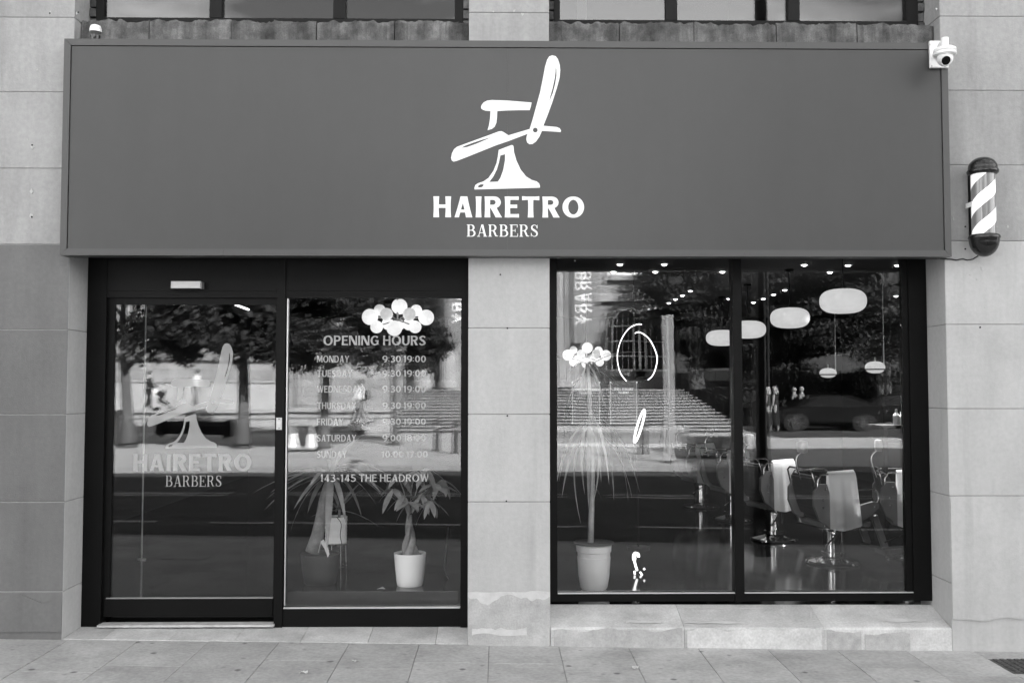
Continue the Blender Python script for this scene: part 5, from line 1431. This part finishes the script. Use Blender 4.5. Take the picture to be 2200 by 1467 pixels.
# --- street furniture
def post(px, Y, pytop, w, label):
    x = far_x(px, Y); zt = far_z(pytop, Y)
    t = thing("sign_post", label, "post", (x, -Y, 0)); mb = MB(); mb.box((x-w/2, -Y-.06, .04), (x+w/2, -Y+.06, zt), bev=.012); mb.build("shaft", mat("pale_post_paint", .36, .45, var=.05), t)
    mb = MB(); mb.box((x-w*.95, -Y-.14, 0), (x+w*.95, -Y+.14, .05), bev=.01); mb.build("base_plate", M_IRON, t)
post(1441, 15.2, 676, .145, "tall pale square sign post standing at the far kerb in front of the stairs")
def bollard(px, py, label, r=.085, h=.87, m=None):
    D = CAM_LOC.z*FPX/(py-830); Y = D-6.75-2*YG; x = far_x(px, Y)
    t = thing("bollard", label, "bollard", (x, -Y, 0), "bollards on the far pavement"); mb = MB()
    mb.lathe([(r*1.25, 0), (r*1.25, .04), (r, .06), (r, h*.86), (r*1.12, h*.87), (r*1.12, h*.9), (r, h*.91), (r*.9, h*.97), (0, h)], (x, -Y, 0), 18); mb.build("shaft", m or M_IRON, t, smooth=True, angle=35)
    mb = MB(); mb.lathe([(r*1.01, h*.72), (r*1.02, h*.73), (r*1.02, h*.78), (r*1.01, h*.79)], (x, -Y, 0), 18); mb.build("band", M_LIB, t)
bollard(1387, 975, "dark bollard standing between the ring light and the pale post")
bollard(936, 968, "left bollard of the two near the sidelight's right edge"); bollard(977, 975, "right bollard of the two near the sidelight's right edge")
def cone(px, py, label):
    D = CAM_LOC.z*FPX/(py-830); Y = D-6.75-2*YG; x = far_x(px, Y); t = thing("traffic_cone", label, "traffic cone", (x, -Y, 0), "traffic cones on the far pavement")
    mb = MB(); mb.box((x-.2, -Y-.2, 0), (x+.2, -Y+.2, .04), bev=.01); mb.build("base", M_TYRE, t)
    mb = MB(); mb.lathe([(.155, .041), (.095, .44)], (x, -Y, 0), 20); mb.build("body", M_CLOTHG, t, smooth=True, angle=40)
    mb = MB(); mb.lathe([(.150, .10), (.097, .46)], (x, -Y, 0), 20); mb.build("sleeve", M_WHITE, t, smooth=True, angle=40)
    mb = MB(); mb.lathe([(.094, .441), (.035, .74), (.02, .75), (0, .75)], (x, -Y, 0), 20); mb.build("tip", mat("cone_tip", .2, .6), t, smooth=True, angle=40)
cone(626, 968, "left white traffic cone mirrored low in the sidelight"); cone(665, 968, "right white traffic cone mirrored low in the sidelight")
for px0, px1, lab in ((1484, 1543, "left pale stone cube seat on the far pavement"), (1552, 1606, "right pale stone cube seat on the far pavement, by the mullion")):
    Y = 16.6; t = thing("cube_bench", lab, "bench", (far_x(px0, Y), -Y, 0), "cube seats"); mb = MB(); mb.box((far_x(px0, Y), -Y-.55, .06), (far_x(px1, Y), -Y, .52), bev=.02); mb.build("block", M_LIB, t)
    mb = MB(); mb.box((far_x(px0, Y)+.05, -Y-.5, 0), (far_x(px1, Y)-.05, -Y-.05, .061)); mb.build("foot", M_IRON, t)
LW = thing("seat_wall", "long low curved stone seat wall in front of the stairs", "seat", (far_x(1330, 21), -21, 0))
prof = [(0, 0), (.10, .10), (.02, .28), (-.08, .44), (-.10, .52), (-.04, .56), (.5, .56), (.5, 0)]
for i in range(7):
    x0 = far_x(1120, 21)+i*(far_x(1482, 21)-far_x(1120, 21))/7; x1 = x0+(far_x(1482, 21)-far_x(1120, 21))/7-.02
    mb = MB(); mb.prism(prof, lambda a, b, t: Vector((x0+t, -21-a, b)), x1-x0); mb.build("stone_block", M_LIB, LW)
# long bench seen through the door emblem
Y = 26.5; xa, xb = far_x(335, Y), far_x(500, Y)
BN = thing("bench", "long dark bench with closed ends mirrored behind the door emblem", "bench", ((xa+xb)/2, -Y, 0))
mb = MB(); mb.box((xa, -Y-.5, .10), (xb, -Y-.42, .58), bev=.01); mb.build("backrest", M_CARD, BN)
for i in range(4): mb = MB(); mb.box((xa+.1, -Y-.38+i*.11, .40), (xb-.1, -Y-.29+i*.11, .44), bev=.006); mb.build("slat", M_CARD, BN)
for x in (xa+.02, xb-.22): mb = MB(); mb.box((x, -Y-.44, .06), (x+.2, -Y+.06, .62), bev=.02); mb.build("end_panel", M_CARD, BN)
for x in (xa+.2, (xa+xb)/2, xb-.3): mb = MB(); mb.lathe([(.0, -.05), (.09, -.05), (.09, .05), (0, .05)], (x, -Y-.2, .09), 14, axis='X'); mb.build("caster", M_TYRE, BN)

# --- trees
def leaf_cloud(name, n, blobs, m, size=.17, seed=1):
    r = random.Random(seed); vs = []; fs = []
    for c, rad, cnt in blobs:
        for _ in range(cnt):
            while True:
                d = Vector((r.uniform(-1, 1), r.uniform(-1, 1), r.uniform(-1, 1)))
                if d.length <= 1: break
            d = d*(.35+.65*d.length) if d.length > .2 else d
            p = Vector(c)+Vector((d.x*rad[0], d.y*rad[1], d.z*rad[2]))
            q = Euler((r.uniform(-1.0, 1.0), r.uniform(-1.0, 1.0), r.uniform(0, 6.28))).to_matrix(); s = size*r.uniform(.6, 1.25)
            L = [(-.5, 0, 0), (-.18, .42, .05), (.05, .26, 0), (.5, .1, -.1), (.5, -.1, -.1), (.05, -.26, 0), (-.18, -.42, .05)]
            b = len(vs); vs += [p+q @ Vector((a[0]*s, a[1]*s, a[2]*s)) for a in L]; fs += [(b, b+1, b+2, b+5, b+6), (b+2, b+3, b+4, b+5)]
    me = bpy.data.meshes.new(name); me.from_pydata(vs, [], fs); me.materials.append(m); o = bpy.data.objects.new(name, me); COL.objects.link(o); return o
def make_tree(seed):
    r = random.Random(seed); t = thing("street_tree", "", "tree", (0, 0, 0), "street trees across the road")
    lean = r.uniform(-.2, .2)
    P = _spline([(0, 0, 0), (lean*.3, 0, 1.2), (lean, .05, 2.6), (lean*1.4, .1, 4.2), (lean*1.2, 0, 6.2)], 5)
    mb = MB(); n = len(P); mb.tube(P, [.17*(1-i/n)**.7+.035+(.10*max(0, 1-i/2)) for i in range(n)], 12)
    ends = []
    for k in range(9):
        a = k*2.4; i = int(n*(.42+.05*k)); s = Vector(P[min(i, n-2)]); e = s+Vector((math.cos(a)*r.uniform(1.2, 2.1), math.sin(a)*r.uniform(1.2, 2.1), r.uniform(.5, 1.5)))
        mb.tube([s, s.lerp(e, .5)+Vector((0, 0, .18)), e], [.07, .045, .02], 7); ends.append(e)
    mb.build("trunk", M_BARK, t, smooth=True)
    bl = []
    for e in ends: bl.append((tuple(e), (.95, .95, .7), 420))
    for k in range(46):
        a = r.uniform(0, 6.28); z = r.uniform(2.95, 7.2); u = (z-2.95)/4.25; R0 = 3.0*math.sin(math.pi*min(1, .22+.70*u))**.6; q = R0*math.sqrt(r.uniform(.15, 1))
        bl.append(((q*math.cos(a), q*math.sin(a), z), (r.uniform(.5, .95), r.uniform(.5, .95), r.uniform(.35, .6)), 300))
    for k in range(10):
        a = r.uniform(0, 6.28); q = r.uniform(.6, 2.5); bl.append(((q*math.cos(a), q*math.sin(a), r.uniform(2.45, 3.0)), (.45, .45, .35), 70))
    c = leaf_cloud("crown", 0, bl, M_TLEAF, .19, seed); c.parent = t
    return t
trees = [make_tree(3), make_tree(8)]
TR = [(275, 21.4, .88, "tree mirrored at the left of the sliding door, behind the emblem's arm rest"), (522, 21.0, .92, "tree mirrored behind the emblem's back rest, its base in a dark guard"),
      (692, 20.6, .86, "tree mirrored behind the names of the days"), (846, 22.0, .6, "small tree mirrored behind the opening times"),
      (1505, 37.2, .95, "tree mirrored above the stairs' right end"), (1722, 36.6, 1.3, "tree mirrored behind the second pendant lamp"),
      (1905, 33.5, 1.2, "tree mirrored at the right edge of the shop window"), (1605, 37.6, 1.1, "tree mirrored behind the window mullion")]
for i, (px, Y, sc, lab) in enumerate(TR):
    o = trees[i] if i < 2 else copy_tree(trees[i % 2])
    o.location = (far_x(px, Y), -Y, .74 if Y > 31.3 and px < 800 else (1.605 if px == 1505 else 0)); o.rotation_euler = (0, 0, i*1.9); o.scale = (sc, sc, (1.08, 1.05, .97, .95)[i] if i < 4 else sc*(.97 if i % 2 else 1.03)); o['label'] = lab
for px, Y, lab in ((277, 21.4, "dark bell shaped tree guard at the left tree's foot"), (523, 21.0, "dark bell shaped tree guard below the emblem's back rest")):
    x = far_x(px, Y); t = thing("tree_guard", lab, "tree guard", (x, -Y, 0), "tree guards"); mb = MB()
    mb.lathe([(.29, 0), (.29, .08), (.27, .2), (.25, .45), (.22, .6), (.185, .70), (.18, .66), (.21, .5), (.23, .4)], (x, -Y, 0), 20); mb.build("skirt", M_IRON, t, smooth=True, angle=40)
    mb = MB(); mb.lathe([(.295, .081), (.305, .09), (.305, .12), (.29, .13)], (x, -Y, 0), 20); mb.build("band", M_BPLAST, t)
b = leaf_cloud("blossom", 0, [((0, 0, .34), (.34, .3, .28), 420)], M_BLOSSOM, .09, 4); 
BS = thing("flowering_bush", "round bush of pale blossom below the walking man", "bush", (far_x(770, 28.2), -28.2, 0)); b.parent = BS
mb = MB(); mb.lathe([(.18, 0), (.24, .16), (.22, .16), (0, .15)], (far_x(770, 28.2), -28.2, 0), 16); mb.build("planter", M_IRON, BS)

for px, Y, w, lab in ((1690, 35.5, 2.2, "dark bush added as shade, mirrored under the middle pendants"), (1800, 36.5, 2.6, "broad dark bush added as shade, mirrored behind the left banded lamp"), (1925, 36, 2.2, "dark bush added as shade, mirrored at the right end of the shop window")):
    t = thing("shade_bush", lab, "bush", (far_x(px, Y), -Y, 0), "bushes added as shade under the far trees")  # added dark foliage that stands in for the shade beneath the trees
    r = random.Random(px); f = leaf_cloud("foliage", 0, [((r.uniform(-w, w)*.8, r.uniform(-.7, .7), r.uniform(.3, 2.3)), (.75, .6, .55), 260) for _ in range(16)], M_TLEAF, .16, px); f.parent = t
    mb = MB()
    for k in range(5): a = r.uniform(-w, w)*.6; mb.tube([(a+far_x(px, Y), -Y, 0), (a*1.1+far_x(px, Y), -Y, 1.8)], .04, 6)
    mb.build("stems", M_BARK, t)
# --- cars
def make_car(paint):
    t = thing("parked_car", "", "car", (0, 0, 0), "parked cars across the street")
    side = [(-2.15, .32), (-2.18, .62), (-2.05, .82), (-1.25, .93), (-.62, 1.38), (-.2, 1.46), (.75, 1.45), (1.35, 1.20), (1.75, .98), (2.12, .90), (2.18, .60), (2.12, .30)]
    mb = MB(); mb.prism(side, lambda a, b, s: Vector((a, -.86+s, b)), 1.72); bd = mb.build("body", paint, t)
    bm = bmesh.new(); bm.from_mesh(bd.data); bmesh.ops.bevel(bm, geom=bm.edges[:], offset=.06, segments=2, affect='EDGES'); bm.to_mesh(bd.data); bm.free()
    for s in (-1, 1):
        for P in ([(-1.05, .96), (-.58, 1.33), (-.18, 1.39), (-.16, .96)], [(-.10, .96), (-.10, 1.39), (.72, 1.38), (1.20, 1.16), (1.42, .98)]):
            mb = MB(); mb.prism(P, lambda a, b, q: Vector((a, s*(.862+q), b)), .006); mb.build("side_window", M_BPLAST, t)
        for a in (-1.38, 1.38):
            mb = MB(); mb.lathe([(.20, -.10), (.33, -.10), (.34, 0), (.33, .10), (.20, .10)], (a, s*.78, .34), 22, axis='Y'); wh = mb.build("wheel", M_TYRE, t, smooth=True, angle=40)
            mb = MB(); mb.lathe([(0, .06*s+.0), (.20, .08*s), (.21, .10*s)], (a, s*.78, .34), 16, axis='Y'); mb.build("rim", M_SILVER, wh)
        mb = MB(); mb.box((-2.19, s*.5-.18, .64), (-2.12, s*.5+.18, .76), bev=.02); mb.build("headlight", M_WPLAST, t)
        mb = MB(); mb.box((2.13, s*.55-.18, .68), (2.20, s*.55+.18, .82), bev=.02); mb.build("tail_light", M_CLOTHG, t)
    for P in ([(-1.20, .955), (-.64, 1.375)], [(.80, 1.445), (1.33, 1.215)]):
        (a0, b0), (a1, b1) = P; mb = MB(); nrm = Vector((-(b1-b0), 0, a1-a0)).normalized()*.012; 
        q = [Vector((a0, -.70, b0)), Vector((a0, .70, b0)), Vector((a1, .62, b1)), Vector((a1, -.62, b1))]; mb.add([v+nrm for v in q]+[v-nrm for v in q], [(0, 1, 2, 3), (7, 6, 5, 4), (0, 4, 5, 1), (1, 5, 6, 2), (2, 6, 7, 3), (3, 7, 4, 0)]); mb.build("windscreen", M_BPLAST, t)
    return t
car = make_car(M_CARD)
car.location = (far_x(1775, 32), -32, 0); car['label'] = "dark parked car mirrored under the pendants, right of the tall woman"
c2 = copy_tree(car); c2.location = (far_x(1570, 41.5), -41.5, 2.41); c2['label'] = "dark car on the upper road, mirrored above the stairs"; c2.rotation_euler = (0, 0, .05)
c3 = copy_tree(car); c3.location = (far_x(1935, 34), -34, 0); c3['label'] = "dark parked car mirrored at the window's right edge"; c3.rotation_euler = (0, 0, R_(180))

# --- people
def skin_obj(name, V, E, Rr, m, parent, root=0, sub=2):
    me = bpy.data.meshes.new(name); me.from_pydata([Vector(v) for v in V], E, []); me.materials.append(m)
    o = bpy.data.objects.new(name, me); COL.objects.link(o); o.parent = parent
    mo = o.modifiers.new("skin", 'SKIN'); mo.use_smooth_shade = True
    if not me.skin_vertices:
        bm = bmesh.new(); bm.from_mesh(me); bm.verts.layers.skin.verify(); bm.to_mesh(me); bm.free()
    sv = me.skin_vertices[0].data
    for i, r in enumerate(Rr): sv[i].radius = r if isinstance(r, tuple) else (r, r); sv[i].use_root = (i == root)
    s = o.modifiers.new("subdivision", 'SUBSURF'); s.levels = sub; s.render_levels = sub
    return o
def person(label, loc, face, h, pose, top, legs, hair, long_hair=False, skirt=False, sleeves=True):
    """built facing +x, then turned; POSE: hip angles, knee bends, shoulder angles, elbow bends (degrees)"""
    t = thing("person", label, "person"); k = h/1.75
    hipL, kneL, hipR, kneR, shL, elL, shR, elR = [R_(a) for a in pose]
    V = [(0, 0, .95), (.0, 0, 1.12), (.01, 0, 1.30), (.015, 0, 1.44), (.02, 0, 1.52), (.035, 0, 1.60), (.045, 0, 1.69)]
    Rr = [(.115, .155), (.105, .135), (.115, .165), (.085, .13), .055, (.085, .078), (.085, .072)]; E = [(i, i+1) for i in range(6)]
    def add(p, r, par): V.append(tuple(p)); Rr.append(r); E.append((par, len(V)-1)); return len(V)-1
    nose = add((.135, 0, 1.615), .014, 5)
    knees = {}; hands = {}
    for s, hp, kn in ((1, hipL, kneL), (-1, hipR, kneR)):
        a = Vector((0, s*.09, .90)); kn_ = a+Vector((math.sin(hp), 0, -math.cos(hp)))*.43; an = kn_+Vector((math.sin(hp-kn), 0, -math.cos(hp-kn)))*.43
        i = add(a, .095, 0); i = add(a.lerp(kn_, .5), .078, i); j = add(kn_, .058, i); q = add(kn_.lerp(an, .4), .056, j); f = add(an, .038, q); fd = Vector((math.cos((hp-kn)*.5), 0, math.sin((hp-kn)*.5)))
        add(an+fd*.13+Vector((0, 0, -.035)), .034, f); knees[s] = (a, kn_, an, fd)
    for s, sh, el in ((1, shL, elL), (-1, shR, elR)):
        a = Vector((.01, s*.185, 1.41)); e = a+Vector((math.sin(sh), s*.10, -math.cos(sh)))*.30; w = e+Vector((math.sin(sh+el), s*.02, -math.cos(sh+el)))*.26
        i = add(a, .055, 3); j = add(e, .042, i); q = add(w, .028, j); d = (w-e).normalized(); pl = w+d*.07; m_ = add(pl, (.032, .018), q); hands[s] = (a, e, w, pl)
        side = Vector((0, 1, 0)).cross(d).normalized()
        for n_, (o_, L) in enumerate(((-.024, .065), (-.008, .078), (.008, .074), (.022, .058))):
            b = pl+side*o_+d*.02; f = add(b+d*L*.5, .0085, m_); add(b+d*L+Vector((0, -s*.02, 0)), .007, f)
        add(w+d*.06-side*.05, .010, q)
    body = skin_obj("body", [tuple(c*k for c in v) for v in V], E, [tuple(x*k for x in r) if isinstance(r, tuple) else r*k for r in Rr], M_SKIN, t)
    # clothes follow the same skeleton, a little larger
    V2 = [(0, 0, .92), (0, 0, 1.12), (.01, 0, 1.30), (.015, 0, 1.455)]; R2 = [(.135, .175), (.122, .152), (.133, .182), (.09, .12)]; E2 = [(0, 1), (1, 2), (2, 3)]
    for s in (1, -1):
        a, e, w, pl = hands[s]; V2.append(tuple(a)); R2.append(.072); E2.append((3, len(V2)-1))
        if sleeves: V2 += [tuple(e), tuple(e.lerp(w, .75))]; R2 += [.058, .045]; E2 += [(len(V2)-3, len(V2)-2), (len(V2)-2, len(V2)-1)]
    if skirt:
        V2 += [(0, 0, .70), (0, 0, .40), (0, 0, .10)]; R2 += [(.165, .19), (.175, .20), (.20, .22)]; n_ = len(V2); E2 += [(0, n_-3), (n_-3, n_-2), (n_-2, n_-1)]
    skin_obj("top", [tuple(c*k for c in v) for v in V2], E2, [tuple(x*k for x in r) if isinstance(r, tuple) else r*k for r in R2], top, t)
    if not skirt:
        V3 = [(0, 0, .96)]; R3 = [(.125, .165)]; E3 = []
        for s in (1, -1):
            a, kn_, an, fd = knees[s]; V3 += [tuple(a), tuple(a.lerp(kn_, .5)), tuple(kn_), tuple(kn_.lerp(an, .85))]; R3 += [.112, .096, .078, .064]; n_ = len(V3); E3 += [(0, n_-4), (n_-4, n_-3), (n_-3, n_-2), (n_-2, n_-1)]
        skin_obj("trousers", [tuple(c*k for c in v) for v in V3], E3, [tuple(x*k for x in r) if isinstance(r, tuple) else r*k for r in R3], legs, t)
    for s in (1, -1):
        a, kn_, an, fd = knees[s]; mb = MB(); up = Vector((0, 1, 0)).cross(fd)*-1
        c = an+fd*.06-Vector((0, 0, .035)); mb.ball((0, 0, 0), 1, n=14, sz=(.145*k, .05*k, .05*k)); o = mb.build("shoe", M_CLOTHB if top is not M_CLOTHG else M_CLOTHW, t, smooth=True); o.location = c*k; o.rotation_euler = (0, -math.atan2(fd.z, fd.x), 0)
    mb = MB(); mb.ball((.018*k, 0, 1.675*k), .108*k, n=18, sz=(1.0, .88, 1.0))
    if long_hair:
        for q in range(26):
            r = random.Random(q); a = r.uniform(1.3, 5.0); mb.ball(((.0+.085*math.cos(a))*k, .085*math.sin(a)*k, (1.66-r.uniform(0, .19))*k), .042*k, n=8)
    mb.v = [v if not (v.x > .095*k and v.z < 1.69*k) else Vector((.06*k, v.y*.8, v.z)) for v in mb.v]
    mb.build("hair", hair, t, smooth=True)
    for s in (1, -1):
        mb = MB(); mb.ball((.122*k, s*.032*k, 1.645*k), .010*k, n=8); mb.build("eye", M_LENS, t)
        mb = MB(); mb.ball((.035*k, s*.083*k, 1.63*k), .022*k, n=8, sz=(.8, .4, 1.3)); mb.build("ear", M_SKIN, t)
    mb = MB(); mb.ball((.120*k, 0, 1.567*k), .02*k, n=8, sz=(.4, 1.2, .3)); mb.build("mouth", mat("lips", .2, .5), t)
    t.location = loc; t.rotation_euler = (0, 0, R_(face)); return t
WALK = (22, 8, -18, 24, -20, 15, 24, 25)
person("woman in a loose white coat walking along the terrace, mirrored behind the emblem", (far_x(424, 33), -33, .74), 190, 1.70, (14, 6, -12, 16, -10, 8, 14, 12), M_CLOTHW, M_CLOTHG, M_HAIRD)
person("dark dressed figure mirrored left of the woman in white", (far_x(322, 32.6), -32.6, .74), 0, 1.62, (10, 5, -10, 14, 20, 50, 26, 50), M_CLOTHB, M_CLOTHB, M_HAIRD)
pm3 = person("man in a white shirt striding past the opening hours with a black backpack", (far_x(771, 30.6), -30.6, .235), 180, 1.74, WALK, M_CLOTHW, M_CLOTHG, M_HAIRD)
mb = MB(); mb.box((-.27, -.14, .98), (-.12, .14, 1.38), bev=.05); mb.box((-.30, -.10, 1.02), (-.26, .10, 1.2), bev=.02); o = mb.build("backpack", M_CLOTHB, smooth=True, angle=60)
o.location = pm3.location; o.rotation_euler = (0, 0, R_(180)); tag(o, "black backpack on the back of the man striding past the opening hours", "backpack")
person("fair-haired woman in a dark sleeveless dress mirrored just right of the window mullion", (far_x(1667, 30.8), -30.8, 0), 205, 1.74, (6, 2, -5, 6, -5, 6, 6, 10), M_CLOTHB, M_CLOTHB, M_HAIRL, True, True, False)
person("smaller fair-haired figure in grey standing right of the woman in the dark dress", (far_x(1722, 33.5), -33.5, 0), 215, 1.72, (6, 2, -5, 6, -5, 6, 6, 10), M_CLOTHG, M_CLOTHB, M_HAIRL, False, False, False)
LP = thing("lamp_post", "thick dark lamp post on the near kerb, mirrored beside the window mullion", "lamp post", (far_x(1641, 3.1), -3.1, gz(2.7)))
lx, lz = LP.location.x, LP.location.z
mb = MB(); mb.lathe([(.115, lz), (.115, lz+.9), (.10, lz+1.0), (.078, lz+1.05), (.068, 5.5), (.05, 8.6)], (lx, -3.1, 0), 20); mb.build("column", M_BPLAST, LP, smooth=True, angle=40)
mb = MB(); mb.tube([(lx, -3.1, 8.6), (lx, -3.3, 8.85), (lx, -4.2, 9.0)], .04, 8); mb.box((lx-.12, -4.9, 8.92), (lx+.12, -4.2, 9.05), bev=.03); mb.build("lantern_arm", M_BPLAST, LP)
mb = MB(); mb.box((lx-.04, -3.225, lz+.35), (lx+.04, -3.21, lz+.85)); mb.build("door", M_IRON, LP)
# a push chair before the dark figure
Y = 32.6; x = far_x(352, Y)
for z in (.52,): mb = MB(); mb.box((xt-24, -30.955, z), (xt, -30.90, z+.05), bev=.008); mb.build("ledge", M_LIB, tw_)
PC = thing("push_chair", "dark folding push chair in front of the dark dressed figure", "push chair", (x, -Y, .74))
mb = MB(); mb.tube([(x-.42, -Y-.15, 1.75), (x-.1, -Y-.15, 1.30), (x+.38, -Y-.15, .88)], .025, 6); mb.tube([(x-.42, -Y+.15, 1.75), (x-.1, -Y+.15, 1.30), (x+.38, -Y+.15, .88)], .025, 6); mb.tube([(x-.42, -Y-.15, 1.75), (x-.42, -Y+.15, 1.75)], .025, 6); mb.build("frame", M_BPLAST, PC)
mb = MB(); mb.prism([(-.22, 1.55), (-.05, 1.62), (.1, 1.55), (-.02, 1.25), (.25, 1.1), (.2, 1.02), (-.12, 1.15)], lambda a, b, s: Vector((x+a, -Y-.15+s, b)), .3); mb.build("seat", M_CLOTHB, PC)
for a in (-.25, .38):
    for s in (-.18, .18): mb = MB(); mb.lathe([(.06, -.02), (.10, -.02), (.10, .02), (.06, .02)], (x+a, -Y+s, .845), 14, axis='Y'); mb.build("wheel", M_TYRE, PC)
